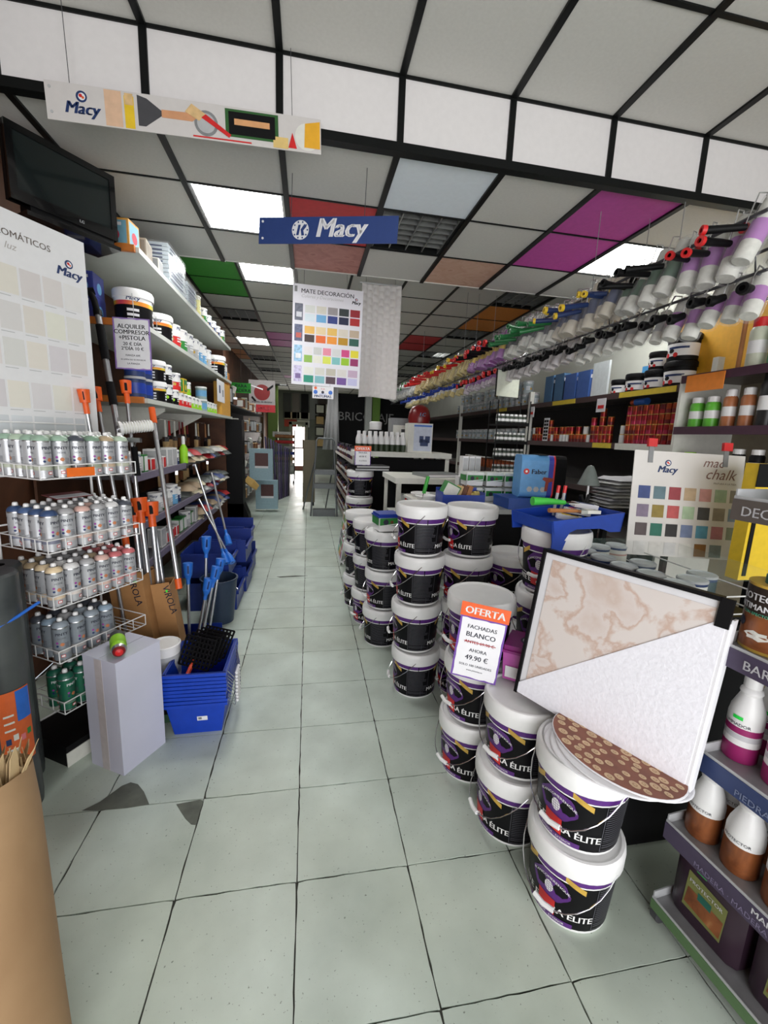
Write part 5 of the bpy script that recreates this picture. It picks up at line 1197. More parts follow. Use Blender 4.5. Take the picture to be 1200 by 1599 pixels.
secs = [('a', -1.20, 4, .105), ('b', -.78, 4, .11), ('c', -.34, 7, .088), ('d', .28, 11, .078), ('e', 1.14, 11, .078), ('f', 2.02, 9, .11), ('g', 3.02, 13, .115), ('h', 4.55, 15, .15)]
n = 0; R2 = random.Random(8)
for key, y0, cnt, stp in secs:
    for k in range(cnt):
        p, lb = RO[key]; n += 1
        make(p, 'paint_roller', '%s, upper rail, %s of its kind' % (lb, ORD[k]), 'paint roller', group='paint rollers on the upper rail',
             M=Matrix.Translation((1.90+R2.uniform(-.015, .015), y0+k*stp, HZ+R2.uniform(-.015, .02))) @ Matrix.Rotation(R2.uniform(-.45, .45), 4, 'Z') @ Matrix.Rotation(R2.uniform(-.14, .10), 4, 'Y') @ Matrix.Scale(R2.uniform(.95, 1.12), 4))
        if k % 2 == 0:
            make(p, 'paint_roller', '%s, rear of upper rail, %s of its kind' % (lb, ORD[k//2]), 'paint roller', group='paint rollers on the rear of the upper rail',
                 M=Matrix.Translation((2.10, y0+k*stp+.03, HZ+.05)) @ Matrix.Rotation(R2.uniform(-.25, .25), 4, 'Z'))
LO = {'a': (roller(WOOL, LIL, BLACK, BLACK, .17, .03, hl=.04), 'wrapped lilac mini roller'), 'b': (roller(WOOL, LGREY, BLACK, BLACK, .15, .026, hl=.04), 'wrapped white mini roller'), 'c': (roller(mat((196, 190, 190), .5), mat((210, 206, 206), .5), BLACK, BLACK, .15, .026, hl=.04), 'clear-wrapped pale mini roller'), 'd': (roller(mat((200, 186, 200), .6), LIL, BLACK, RED, .16, .026, hl=.05), 'wrapped pinkish mini roller'), 'e': (roller(YW, OFFW, BLUE, BLUE, .17, .028, hl=.06), 'wrapped straw mini roller')}
for key, y0, cnt, stp in (('a', -1.20, 5, .10), ('b', -.68, 8, .095), ('c', .10, 12, .09), ('d', 1.20, 11, .10), ('e', 2.35, 20, .16)):
    for k in range(cnt):
        p, lb = LO[key]
        make(p, 'mini_roller', '%s on the lower hanging rail, %s of its kind' % (lb, ORD[k]), 'paint roller', group='mini rollers on the lower rail',
             M=Matrix.Translation((1.95+R2.uniform(-.01, .01), y0+k*stp, HZ-.235+R2.uniform(-.02, .02))) @ Matrix.Scale(R2.uniform(1.1, 1.3), 4) @ Matrix.Rotation(R2.uniform(-.3, .3), 4, 'Z') @ Matrix.Rotation(R2.uniform(-.1, .15), 4, 'Y'))

# ================================================================ CHALK PAINT CHART, JARS, YELLOW DISPLAY
kM = frame((1.625, -1.03, 1.01), (.555, -.10, -.012), (.06, .05, .5))
t = thing('chalk_chart', 'chalk paint colour chart with rows of swatches clipped under the right shelves', 'poster', M=kM)
kw, kh = .56, .53
link('board', MB().box((0, 0, -.005), (kw, kh, 0), ramp_mat('pale_marble_board', [(.3, (212, 208, 204)), (.6, (222, 219, 216)), (.75, (206, 202, 198))], 3, 5, 1, .5)).mesh('chart_board'), t)
m = MB(); logo(m, .17, kh-.105, .047, NAVY); m.text('mac', .065, (.40, kh-.065, .001), X, Y, mat((130, 96, 88), .6), shear=.35); m.text('chalk', .075, (.44, kh-.125, .001), X, Y, mat((130, 96, 88), .6), shear=.35); m.text('PINTURA A LA TIZA', .013, (.47, kh-.15, .001), X, Y, tx)
link('print', m.mesh('chart_print'), t)
chalk = [[(60, 76, 130), (96, 122, 132), (150, 62, 70), (190, 166, 136), (196, 144, 140), (160, 184, 160), (150, 146, 136)], [(132, 118, 140), (146, 126, 60), (186, 84, 84), (172, 196, 164), (76, 76, 78), (150, 142, 130), (140, 160, 186)], [(88, 76, 78), (40, 110, 92), (40, 38, 40), (118, 132, 166), (90, 152, 178), (186, 126, 138), (150, 160, 140)], [(214, 212, 210), (216, 212, 208), (206, 204, 204), (216, 214, 208), (134, 92, 44), (128, 140, 142), None]]
for r_, row in enumerate(chalk):
    for c_, c in enumerate(row):
        if c: link('swatch', MB().box((.035+c_*.078, kh-.240-r_*.094, 0), (.095+c_*.078, kh-.176-r_*.094, .0012), mat(c, .6, var=.12, scale=25)).mesh('swatch'), t)
for x in (.08, .46):
    link('clip', MB().box((x-.012, kh-.06, .001), (x+.012, kh+.02, .004), GREY).box((x-.022, kh+.02, -.004), (x+.022, kh+.06, .012), RED).mesh('clip'), t)
def jar(r=.052, h=.11, dark=False):
    m = MB(); B = OFFW if not dark else mat((60, 80, 84), .4)
    m.lathe([(0, 0, B), (r, 0, B), (r, h*.55, mat((196, 150, 140), .5) if not dark else B), (r, h*.62, B), (r, h*.8, NAVY), (r*1.01, h*.9, NAVY)], 24)
    l = MB(); l.lathe([(r*1.0, h*.89, LGREY), (r*1.04, h*.9, LGREY), (r*1.04, h*.97, LGREY), (r*.96, h, mat((206, 212, 214), .3)), (r*.88, h*.96, mat((206, 212, 214), .3)), (0, h*.965, mat((206, 212, 214), .3))], 24)
    return [('body', m.mesh('jar_body', True)), ('lid', l.mesh('jar_lid', True))]
J1, J2 = jar(), jar(dark=True)
JP = [(1.36, -1.07), (1.49, -1.0), (1.61, -.98), (1.37, -1.19), (1.375, -1.315), (1.41, -1.425), (1.50, -1.28), (1.42, -1.545), (1.53, -1.50), (1.63, -1.45)]
jn = ['leftmost rear', 'second rear', 'third rear', 'second-row left', 'front-left', 'middle front', 'central', 'front right', 'right-hand second-row', 'dark rightmost']
st = thing('jar_stand', 'white wire stand holding round white-lidded jars behind the framed board', 'rack', (0, 0, 0))
link('tray', MB().box((1.28, -1.63, .925), (1.72, -.90, .938), BLK).mesh('jar_tray'), st)
m = MB()
for z in (.95, 1.02): m.tube([(1.28, -1.63, z), (1.72, -1.63, z), (1.72, -.90, z), (1.28, -.90, z)], .003, 6, WIREW, True)
for k in range(7): m.tube([(1.28, -1.63+.73*k/6, .94), (1.28, -1.63+.73*k/6, 1.02)], .0025, 5, WIREW)
link('rail', m.mesh('jar_rail', True), st)
for x, y in ((1.29, -1.62), (1.71, -1.62), (1.29, -.91), (1.71, -.91)): link('leg', MB().box((x-.01, y-.01, 0), (x+.01, y+.01, .925), BLK).mesh('stand_leg'), st)
link('cloth', MB().box((1.13, -1.665, .02), (1.74, -1.655, .92), SOFTBLACK).box((1.13, -1.655, .02), (1.14, -1.36, .92), SOFTBLACK).mesh('stand_cloth'), st)
link('panel', MB().box((1.32, -1.60, .05), (1.70, -1.58, .9), SOFTBLACK).box((1.32, -1.58, .05), (1.335, -.93, .9), SOFTBLACK).mesh('stand_panel'), st)
for k, (x, y) in enumerate(JP): make(J2 if k == 9 else J1, 'paint_jar', '%s round jar with pale lid on the wire stand' % jn[k], 'jar', (x, y, .939), 0, 'round jars on the wire stand')
make(MB().box((1.30, -1.62, 1.075), (1.86, -.98, 1.081), glassy((170, 200, 190), .07, .15)).mesh('glass_shelf'), 'glass_shelf', 'clear glass shelf over the round jars', 'glass shelf')
t = thing('display_box', 'yellow and black upright display box behind the cart', 'display box', (1.925, -1.36, 0))
link('post', MB().box((.1, .02, 0), (.16, .05, 1.0), BLK).mesh('display_post'), t)
link('panel', MB().box((0, 0, .98), (.26, .06, 1.50), YELL).mesh('display_panel'), t)
link('header', MB().box((-.003, -.003, 1.40), (.263, .0, 1.50), BLK).box((.05, -.005, 1.31), (.10, -.003, 1.345), mat((60, 220, 60), .6)).mesh('display_header'), t)
link('trim', MB().box((.015, -.004, 1.0), (.035, -.001, 1.30), BLK).mesh('display_trim'), t)
# ================================================================ COUNTER BEHIND THE BUCKETS
def table(name, label, x0, x1, y0, y1, z, top, leg=.03, th=.03, lm=DGREY):
    t = thing(name, label, 'table', (x0, y0, 0))
    w, d = x1-x0, y1-y0
    link('top', MB().box((0, 0, z-th), (w, d, z), top).mesh('table_top'), t)
    for x in (.02, w-.02-leg):
        for y in (.02, d-.02-leg): link('leg', MB().box((x, y, 0), (x+leg, y+leg, z-th), lm).mesh('table_leg'), t)
    return t
t = table('counter', 'low dark counter behind the bucket stacks, crowded with tubs and tools', .95, 2.05, -.27, .60, 1.10, mat((150, 152, 150), .5))
link('front_panel', MB().box((0, .01, .05), (1.1, .025, 1.07), SOFTBLACK).mesh('front_panel'), t)
# green tubs in two layers
GTUB = tub(.125, .12, .10, WHITE, mat((222, 226, 222), .4), green_deco)
for lv in range(2):
    for k in range(4):
        make(GTUB, 'paint_tub', 'white-lidded green tub on the counter, %s layer, %s from the left' % (['lower', 'upper'][lv], ORD[k]), 'tub', (1.26+k*.15, .18-.01*k, 1.101+lv*.115), RND.uniform(-.05, .05), 'white-lidded green tubs')
WB3 = carton(.045, .09, .16, WHITE, LGREY, '')
for k in range(4): make(WB3, 'box', '%s narrow white box standing left of the green tubs' % ORD[k], 'box', (1.245+k*.052, .40, 1.101+.0), RND.uniform(-.05, .05), 'narrow white boxes')
for k in range(3): make(WB3, 'box', '%s narrow white box stacked on the others left of the green tubs' % ORD[k], 'box', (1.27+k*.052, .40, 1.262), RND.uniform(-.05, .05), 'narrow white boxes')
# open blue box with brushes
t = thing('tool_box', 'open blue box of brushes and rollers on the counter', 'box', (1.06, -.12, 1.101))
m = MB(); e = .005; w, d, h = .30, .16, .085
for lo, hi in (((-w/2, -d/2, 0), (w/2, d/2, e)), ((-w/2, -d/2, e), (w/2, -d/2+e, h)), ((-w/2, d/2-e, e), (w/2, d/2, h*1.4)), ((-w/2, -d/2+e, e), (-w/2+e, d/2-e, h*1.2)), ((w/2-e, -d/2+e, e), (w/2, d/2-e, h*1.2))): m.box(lo, hi, BLUE)
link('shell', m.mesh('tool_box'), t)
make(carton(.11, .07, .10, GREEN, OFFW, ''), 'box', 'tilted green and white packet in the open blue box', 'box', M=Matrix.Translation((.965, -.11, 1.16)) @ Matrix.Rotation(.45, 4, 'Y'))
for k in range(3): make(MB().cbox((0, 0, .06), (.03, .05, .12), [TAN, BROWN, WOOD][k]).mesh('brush_block'), 'brush', '%s flat brush block leaning in the open blue box' % ['tan', 'brown', 'wooden'][k], 'brush', M=Matrix.Translation((1.03+.035*k, -.11, 1.125)) @ Matrix.Rotation(.3, 4, 'Y'))
for k in range(3): make(MB().tube([(-.03, 0, 0), (.03, 0, 0)], .022, 12, YW).mesh('mini_sleeve', True), 'roller_sleeve', '%s small cream sleeve at the right of the open blue box' % ORD[k], 'roller', (1.13+.03*k, -.12+.01*k, 1.16+.01*k), .2)
# green handled roller on top of the bucket
t = thing('paint_roller', 'roller with upright green handle behind the white buckets', 'paint roller', (.83, -.02, 1.13))
link('handle', MB().tube([(0, 0, .04), (.025, 0, .16)], .013, 10, mat((60, 170, 60), .4)).mesh('roller_handle', True), t)
link('frame', MB().tube([(0, 0, .05), (-.01, 0, .0), (-.05, 0, -.01)], .004, 6, CHROME).mesh('roller_frame', True), t)
table('side_table', 'small white table under the upright green roller handle', .76, .94, -.14, .30, 1.12, OFFW, .02, .02)
for k, (y, z) in enumerate(((.02, 1.121), (.16, 1.121))):
    make(MB().lathe([(0, 0, WHITE), (.06, 0, WHITE), (.075, .025, WHITE), (.07, .03, WHITE), (.055, .008, WHITE), (0, .006, WHITE)], 20).mesh('tray_lid', True), 'lid', '%s white plastic lid lying on the small white table' % ['nearer', 'farther'][k], 'lid', (.86, y+.02, z))
# tool bag on a blue crate
make(MB().box((-.20, -.12, 0), (.20, .12, .07), mat((30, 70, 150), .4)).box((-.205, -.125, .06), (.205, .125, .075), mat((30, 70, 150), .4)).mesh('crate'), 'crate', 'blue crate under the blue tool bag', 'crate', (1.56, -.13, 1.101))
t = thing('tool_bag', 'light blue tool bag with black side and red zip, marked Faber', 'bag', (1.605, -.14, 1.177), math.radians(-12))
m = MB(); w, d, h = .27, .19, .29
def slab(x0, x1, mt, r=.035):
    pts = []
    for cx, cz, a0 in ((d/2-r, r, -90), (d/2-r, h-r*1.6, 0), (-d/2+r, h-r*1.6, 90), (-d/2+r, r, 180)):
        for k in range(5): a = math.radians(a0+22.5*k); pts.append((cx+r*math.cos(a), cz+(r if cz < h/2 else r*1.6)*math.sin(a)))
    return MB().prism([(x0, y, z) for y, z in pts], (x1-x0, 0, 0), mt)
link('body', slab(-w/2, w*.18, mat((96, 158, 214), .5)).mesh('bag_body'), t)
link('gusset', slab(w*.18, w*.30, mat((46, 60, 170), .5)).mesh('bag_gusset'), t)
link('zip', slab(w*.30, w*.34, RED, .034).mesh('bag_zip'), t)
link('side', slab(w*.34, w*.62, SOFTBLACK, .045).mesh('bag_side'), t)
m = MB(); y = -d/2-.001
m.text('Faber', .045, (-.015, y-.001, .165), X, Z, INK, bold=.03); m.disc((-.10, y-.001, .18), X, Z, .02, 16, RED); m.disc((-.10, y-.002, .18), X, Z, .008, 10, WHITE)
for k in range(3): m.disc((-.07+.045*k, y-.001, .06), X, Z, .020, 6, LGREY)
m.prism([(.03, y, .05), (.05, y, .05), (.055, y, .11), (.085, y, .12), (.085, y, .14), (.02, y, .145), (.01, y, .13), (.035, y, .115)], (0, -.003, 0), mat((150, 50, 30), .5))
m.box((-.02, -d/2+.01, h+.001), (.04, d/2-.02, h+.006), BLK)
link('print', m.mesh('bag_print'), t)

# blue plastic paint stool on the bucket, with tools on it
t = thing('paint_stool', 'blue plastic stool-like tray upside over the white bucket lid', 'tray', (1.185, -1.145, 1.150), math.radians(8))
m = MB(); w, d = .36, .28; BS = mat((26, 66, 168), .35)
m.taper((-w/2+.01, -d/2+.01, .045), (w/2-.01, d/2-.01, .052), .0, BS)
for s in (-1, 1):
    y = s*d/2
    pts = [(-w/2, y, .0), (-w/2+.06, y, .0), (-w/2+.085, y, .035), (-w/2+.12, y, .048), (w/2-.12, y, .048), (w/2-.085, y, .04), (w/2-.06, y, .03), (w/2, y, .03), (w/2+.012, y, .115), (-w/2-.012, y, .085)]
    m.prism(pts, (0, -.006*s, 0), BS)
for s in (-1, 1):
    x = s*w/2; m.prism([(x, -d/2, .03), (x, d/2, .03), (x+s*.012, d/2, .115 if s > 0 else .085), (x+s*.012, -d/2, .115 if s > 0 else .085)], (-.006*s, 0, 0), BS)
m.prism([(-w/2, -d/2, -.055), (-w/2+.05, -d/2, -.055), (-w/2+.07, -d/2, .0), (-w/2, -d/2, .0)], (0, .005, 0), BS)
link('shell', m.mesh('stool_shell'), t)
def flatbrush(label, a, b, hm, bm, w=.05):
    a, b = Vector(a), Vector(b); d = (b-a).normalized(); q = d.to_track_quat('Z', 'X').to_matrix().to_4x4(); L = (b-a).length
    M = Matrix.Translation(a) @ q; t = thing('paint_brush', label, 'brush', M=M)
    link('handle', MB().tube([(0, 0, 0), (0, 0, L*.3), (0, 0, L*.6)], .010, 8, hm, r2=.007).mesh('brush_handle', True), t)
    link('ferrule', MB().box((-.008, -w/2, L*.58), (.008, w/2, L*.72), CHROME).mesh('ferrule'), t)
    link('bristles', MB().box((-.007, -w/2, L*.72), (.007, w/2, L), bm).mesh('bristles'), t)
flatbrush('wooden handled flat brush lying across the blue tray', (1.02, -1.27, 1.275), (1.27, -1.235, 1.265), WOOD, OFFW)
t = thing('paint_scraper', 'tool with bright green tapered handle on the blue tray', 'tool', (1.05, -1.15, 1.295))
link('handle', MB().tube([(-.04, 0, 0), (.04, 0, 0), (.12, .0, -.005)], .020, 12, mat((70, 190, 70), .4), r2=.010).mesh('scraper_handle', True), t)
link('blade', MB().box((.12, -.03, -.008), (.18, .03, -.004), CHROME).mesh('scraper_blade'), t)
for k, (lb, c1) in enumerate((('yellow and black sachet', YELL), ('white and red sachet', RED), ('navy and white sachet', NAVY))):
    make([('body', MB().cbox((0, 0, 0), (.11, .045, .022), PAPER).mesh('sachet')), ('print', MB().cbox((0, 0, .012), (.07, .04, .002), c1).cbox((.02, 0, .0135), (.03, .02, .001), BLK).mesh('sachet_print'))], 'sachet', lb+' lying in the blue tray', 'packet', M=Matrix.Translation((1.20+.05*k, -1.15+.02*k, 1.222+.024*k)) @ Matrix.Rotation(-.4+.1*k, 4, 'Z') @ Matrix.Rotation(.12, 4, 'Y'))
for k in range(2): make(MB().tube([(0, 0, 0), (.01, 0, .11)], .007, 8, LGREY).tube([(.01, 0, .11), (.013, 0, .145)], .008, 8, RED).mesh('pen', True), 'marker', '%s marker with red cap standing at the back of the blue tray' % ['left', 'right'][k], 'marker', (1.19+.035*k, -1.04, 1.21))
t = thing('spring_clamp', 'black spring clamp standing at the right of the blue tray', 'clamp', (1.325, -1.07, 1.205), .3)
link('jaw', MB().tube([(-.03, 0, .0), (.0, 0, .05), (.03, 0, .11)], .009, 8, BLK).mesh('jaw', True), t); link('jaw', MB().tube([(.03, 0, .0), (.0, 0, .05), (-.03, 0, .11)], .009, 8, BLK).mesh('jaw', True), t)
# paper pile and lamp behind
table('side_table', 'black table under the pile of paper bags', 1.80, 2.34, -.62, -.30, 1.17, BLK, .03, .03, BLK)
for k in range(9): make(packet(mat((208-6*(k % 3), 208-6*(k % 3), 202), .7), .36+.02*(k % 2), .24, .02), 'paper_bag', '%s from the bottom in the pile of white paper bags' % ORD[k], 'bag', (2.05+RND.uniform(-.02, .02), -.46, 1.171+k*.021), RND.uniform(-.15, .15), 'pile of white paper bags')
make(carton(.14, .12, .13, mat((60, 120, 190), .5), WHITE, ''), 'box', 'blue and white tub box behind the tool bag', 'box', (1.87, .05, 1.101), .2)
LG2 = mat((104, 112, 108), .5)
t = thing('desk_lamp', 'grey bell-shaped lamp hood on a thin stand left of the chalk chart', 'lamp', (1.58, -.74, 0))
link('hood', MB().lathe([(.060, 1.33, LG2), (.05, 1.35, LG2), (.028, 1.41, LG2), (.015, 1.435, LG2), (0, 1.44, LG2)], 20).mesh('hood', True), t); link('stand', MB().tube([(0, 0, 0), (0, 0, 1.36)], .006, 6, WIREW).mesh('stand', True), t); link('base', MB().lathe([(0, 0, BLK), (.1, 0, BLK), (.09, .015, BLK), (0, .02, BLK)], 20).mesh('base', True), t)

# ================================================================ WHITE DESK WITH FOLDERS, SHELF OF BOTTLES
t = table('desk', 'white desk with folders and grey book behind the stacks', .80, 1.62, .82, 1.50, 1.19, OFFW, .04, .05, OFFW)
link('shelf', MB().box((.05, .05, .80), (.77, .63, .82), OFFW).mesh('desk_shelf'), t); link('back', MB().box((.05, .60, .1), (.77, .62, 1.13), SOFTBLACK).mesh('desk_back'), t)
for k in range(5): make(carton(.05, .2, .20, WHITE, LGREY if k else RED, ''), 'box', '%s upright white file box inside the white desk' % ORD[k], 'box', (.93+k*.06, .98, .821), 0, 'file boxes in the desk')
make([('cover', MB().box((-.2, -.16, 0), (.2, .16, .03), mat((120, 124, 124), .4)).mesh('cover')), ('pages', MB().box((-.195, -.163, .004), (.195, .0, .026), PAPER).mesh('pages'))], 'catalogue', 'large grey catalogue lying on the white desk', 'book', (1.28, 1.1, 1.191), .25)
for k in range(2): make([('cover', MB().box((-.19, -.13, 0), (.19, .13, .028), BLK).mesh('cover')), ('pages', MB().box((-.185, -.132, .005), (.186, .12, .022), LGREY).mesh('pages'))], 'folder', '%s black folder on the far bucket stack under the small offer sign' % ['lower', 'upper'][k], 'folder', (.70, 1.78, 4*BH+.001+k*.029), .1+.08*k, 'black folders')
ts = sign('offer_sign', 'small distant OFERTA price card on the black folders', frame((.52, 1.66, 1.24), (1, -.05, 0), (0, 0, 1)), .17, .20, 'OFERTA', [('PINTURA', .13, .62, INK), ('60.00 €', .15, .42, INK), ('15 LITROS', .11, .2, INK)], SIGNP, headh=.25)
t = table('display_shelf', 'white shelf top carrying a row of white bottles', .56, 1.75, 2.08, 2.52, 1.375, OFFW, .05, .06, OFFW)
link('panel', MB().box((.02, .03, .1), (1.17, .05, 1.3), SOFTBLACK).mesh('panel'), t)
def wb_():
    h, r = .235, .032; m = MB(); LB = mat((50, 64, 44), .5)
    m.lathe([(0, 0, LB), (r, 0, LB), (r, h*.36, WHITE), (r, h*.5, WHITE), (r*.95, h*.62, WHITE), (r*.5, h*.82, WHITE), (r*.45, h*.85, WHITE)], 16)
    c = MB(); c.lathe([(r*.5, h*.84, WHITE), (r*.5, h*.97, WHITE), (r*.4, h, WHITE), (0, h, WHITE)], 12); return [('body', m.mesh('bottle_body', True)), ('cap', c.mesh('bottle_cap', True))]
WBT = wb_()
for r_ in range(2):
    for k in range(9): make(WBT, 'bottle', 'white bottle on the white shelf, %s row, %s from the left' % (['front', 'back'][r_], ORD[k]), 'bottle', (.62+k*.067, 2.16+.09*r_, 1.376), 0, 'white bottles in a row')
t = thing('machine_box', 'white carton with blue machine picture on the bottle shelf', 'box', (1.37, 2.28, 1.376), -.05)
link('body', MB().box((-.15, -.12, 0), (.15, .12, .35), OFFW).mesh('box_body'), t)
m = MB(); y = -.121; m.quad((-.08, y, .02), (.14, y, .02), (.14, y, .34), (-.08, y, .34), mat((200, 208, 226), .5)); m.quad((-.08, y-.001, .31), (.14, y-.001, .31), (.14, y-.001, .33), (-.08, y-.001, .33), MBLUE)
for a, b, c, d in ((.0, .1, .08, .16), (-.01, .04, .12, .2), (.06, .12, .12, .2)): m.quad((a, y-.002, c), (b, y-.002, c), (b, y-.002, d), (a, y-.002, d), NAVY)
m.box((-.145, -.1, .2), (-.144, -.1, .26), BLK); link('print', m.mesh('box_print'), t)
t = thing('red_bag', 'dark red plastic-wrapped bag with blue mark on the machine carton', 'bag', (1.37, 2.28, 1.728))
m = MB(); m.lathe([(0, 0, mat((120, 24, 26), .3)), (.13, 0, mat((120, 24, 26), .3)), (.14, .06, mat((120, 24, 26), .3)), (.125, .14, mat((120, 24, 26), .3)), (.10, .19, mat((120, 24, 26), .3)), (.04, .22, mat((120, 24, 26), .3)), (0, .22, mat((120, 24, 26), .3))], 16)
link('body', m.mesh('bag_body', True), t); link('mark', MB().text('LC', .06, (0, -.146, .08), X, Z, SKYB, bold=.03, shear=.2).mesh('bag_mark'), t)
t = thing('machine_box', 'grey carton with machine photographs behind the white bottles', 'box', (1.22, 2.72, 1.376))
table('display_shelf', 'rear shelf behind the row of white bottles', .62, 1.75, 2.54, 3.1, 1.375, DGREY, .05, .06)
link('body', MB().box((-.13, -.12, 0), (.13, .12, .42), GREY).mesh('box_body'), t); link('print', MB().box((-.11, -.123, .05), (.11, -.121, .33), OFFW).box((-.08, -.126, .1), (.02, -.123, .2), BLK).box((.0, -.126, .18), (.09, -.123, .28), DGREY).mesh('box_print'), t)
t = thing('vacuum_cleaner', 'black and white drum machine behind the white bottles', 'machine', (.92, 2.85, 1.376))
link('body', MB().lathe([(0, 0, BLK), (.15, 0, BLK), (.16, .18, BLK), (.10, .26, BLK), (0, .27, BLK)], 20).mesh('body', True), t); link('drum', MB().lathe([(.08, .25, WHITE), (.085, .36, WHITE), (.06, .37, WHITE), (0, .37, WHITE)], 20).mesh('drum', True), t); link('knob', MB().cbox((.15, -.05, .2), (.06, .06, .08), BLK).mesh('knob'), t)
make(MB().lathe([(0, 0, BLUE), (.05, 0, BLUE), (.05, .13, BLUE), (.03, .16, WHITE), (.03, .2, WHITE), (0, .2, WHITE)], 16).mesh('blue_bottle', True), 'bottle', 'blue bottle at the aisle end of the bottle shelf', 'bottle', (.67, 2.45, 1.376))
make(carton(.07, .1, .18, mat((206, 120, 50), .5), RED, ''), 'box', 'orange box at the aisle end of the bottle shelf', 'box', (.75, 2.42, 1.376))
# central island along the aisle with bottles
isl = thing('gondola', 'long gondola of bottles running along the right of the aisle', 'shelving', (0, 0, 0))
for z in (.15, .50, .85, 1.18):
    o = link('shelf', MB().box((.66, 3.13, z-.02), (1.20, 7.0, z), LGREY).mesh('island_shelf'), isl); link('lip', MB().box((.645, 3.13, z-.03), (.66, 7.0, z+.02), mat((150, 140, 128), .5)).mesh('island_lip'), o)
link('spine', MB().box((.90, 3.13, 0), (.94, 7.0, 1.3), SOFTBLACK).mesh('island_spine'), isl)
BT = [(spr(mat((70, 40, 90), .4), BLK, .035, .22), 'purple'), (spr(mat((110, 60, 40), .4), BLK, .035, .2), 'brown'), (spr(mat((40, 40, 44), .4), DGREY, .035, .22), 'black'), (spr(mat((120, 70, 50), .4), DPURPLE, .04, .2), 'tan')]
R2 = random.Random(31)
for si, z in enumerate((.15, .50, .85, 1.18)):
    for k in range(21):
        j = R2.randrange(4); make(BT[j][0], 'bottle', '%s bottle on the %s gondola shelf, %s along' % (BT[j][1], ['lowest', 'second', 'third', 'top'][si], ORD[k]), 'bottle', (.71, 3.19+k*.18, z+.001), 0, 'bottles on the gondola')
# leaning colour card in the aisle
t = thing('leaning_card', 'tall colour card leaning against the far bucket stacks', 'poster', M=frame((.415, 2.56, .003), Vector((0, -1, 0)), Vector((.13, 0, .96))))
link('board', MB().box((0, 0, -.006), (.52, .95, 0), PAPER).mesh('card_board'), t)
R2 = random.Random(14)
for i in range(4):
    for j in range(8): link('swatch', MB().box((.04+i*.115, .06+j*.105, 0), (.135+i*.115, .14+j*.105, .001), mat((R2.randint(60, 230), R2.randint(50, 190), R2.randint(50, 170)), .5)).mesh('swatch'), t)
# small wire rack of bottles on the right
t = thing('bottle_rack', 'black wire rack with four tiers of small white-capped bottles', 'rack', (1.86, 1.12, 0))
m = MB()
for x in (0, .34):
    for y in (0, .2): m.tube([(x, y, 0), (x, y, 1.95)], .006, 6, BLK)
link('frame', m.mesh('rack_frame', True), t)
SB_ = spr(mat((70, 80, 70), .3), WHITE, .022, .10)
for q, z in enumerate((1.22, 1.38, 1.54, 1.72)):
    link('tier', MB().box((0, 0, z-.012), (.34, .2, z), BLK).box((0, -.004, z-.012), (.34, 0, z+.02), BLK).mesh('tier'), t)
    for k in range(7): make(SB_, 'small_bottle', 'small bottle on the wire rack, %s tier up, %s from left' % (ORD[q], ORD[k]), 'bottle', (1.89+k*.047, 1.17, z+.001), 0, 'small bottles on the wire rack')
make(MB().box((-.14, -.004, 0), (.14, .004, .24), mat((206, 210, 196), .6)).box((-.15, -.002, -.01), (-.14, .006, .25), BLK).box((.14, -.002, -.01), (.15, .006, .25), BLK).mesh('blank_board'), 'board', 'blank pale notice board with black edges on the wire rack', 'board', (1.93, 1.10, 1.98), .3)

# ================================================================ STEP LADDER, BOARD, FAR LEFT, BACK
t = thing('step_ladder', 'grey metal step ladder with a yellow edge standing in the aisle', 'ladder', (.34, 5.25, 0), -.06)
LM = mat((106, 110, 112), .4, metal=.4)
for s in (-1, 1):
    link('front_rail', MB().tube([(s*.25, -.12, 0), (s*.18, .18, 1.15), (s*.17, .22, 1.42)], .018, 8, LM).mesh('front_rail', True), t)
    link('rear_leg', MB().tube([(s*.23-.22, .62, 0), (s*.18, .2, 1.1)], .014, 8, LM).mesh('rear_leg', True), t)
link('hand_loop', MB().tube([(-.17, .22, 1.42), (-.14, .23, 1.47), (.14, .23, 1.47), (.17, .22, 1.42)], .016, 8, LM).mesh('hand_loop', True), t)
for z, dd in ((.10, .04), (.58, .10), (.84, .13)):
    y = -.12+.26*z; link('tread', MB().box((-.22+.04*z, y-.02, z), (.22-.04*z, y+.16, z+.03), LM).box((-.22+.04*z, y-.025, z-.1 if z < .2 else z-.06), (.22-.04*z, y-.02, z+.03), LM).mesh('tread'), t)
make(MB().box((-.085, 0, .08), (.175, .02, 1.42), mat((112, 104, 84), .6)).box((-.07, .0, 0), (-.04, .02, .08), BLK).box((.13, .0, 0), (.16, .02, .08), BLK).mesh('brown_board'), 'board', 'tall olive-brown board standing behind the step ladder', 'board', (0, 6.35, 0))
# display panels on the far left
DPN = mat((150, 178, 190), .5)
for k, (z0, z1, x0) in enumerate(((.05, .62, -.98), (.66, 1.24, -1.05))):
    t = thing('display_stand', '%s pale blue display panel with house photo beyond the black post' % ['lower', 'upper'][k], 'display', (x0, 5.6-.3*k, 0), 0, 'display panels')
    link('board', MB().box((0, 0, z0), (.42, .14, z1), DPN).mesh('display_board'), t); link('photo', MB().box((.10, -.003, z0+.26), (.34, 0, z1-.08), mat((84, 50, 50), .5)).box((.10, -.002, z0+.22), (.34, 0, z0+.26), PAPER).mesh('photo'), t)
for k in range(11):
    x = -.80+.035*k; make(MB().tube([(0, 0, 0), (-.10+.012*k, .2, 1.45-.03*k)], .022, 8, [mat((60, 52, 84), .5), DGREY, mat((90, 80, 110), .5)][k % 3]).mesh('roll', True), 'vinyl_roll', '%s dark rolled mat leaning past the display panels' % ORD[k], 'roll', (x, 6.6+.12*k, 0), 0, 'dark rolled mats')
t = thing('far_shelving', 'far left shelving crammed with tools beyond the black post', 'shelving')
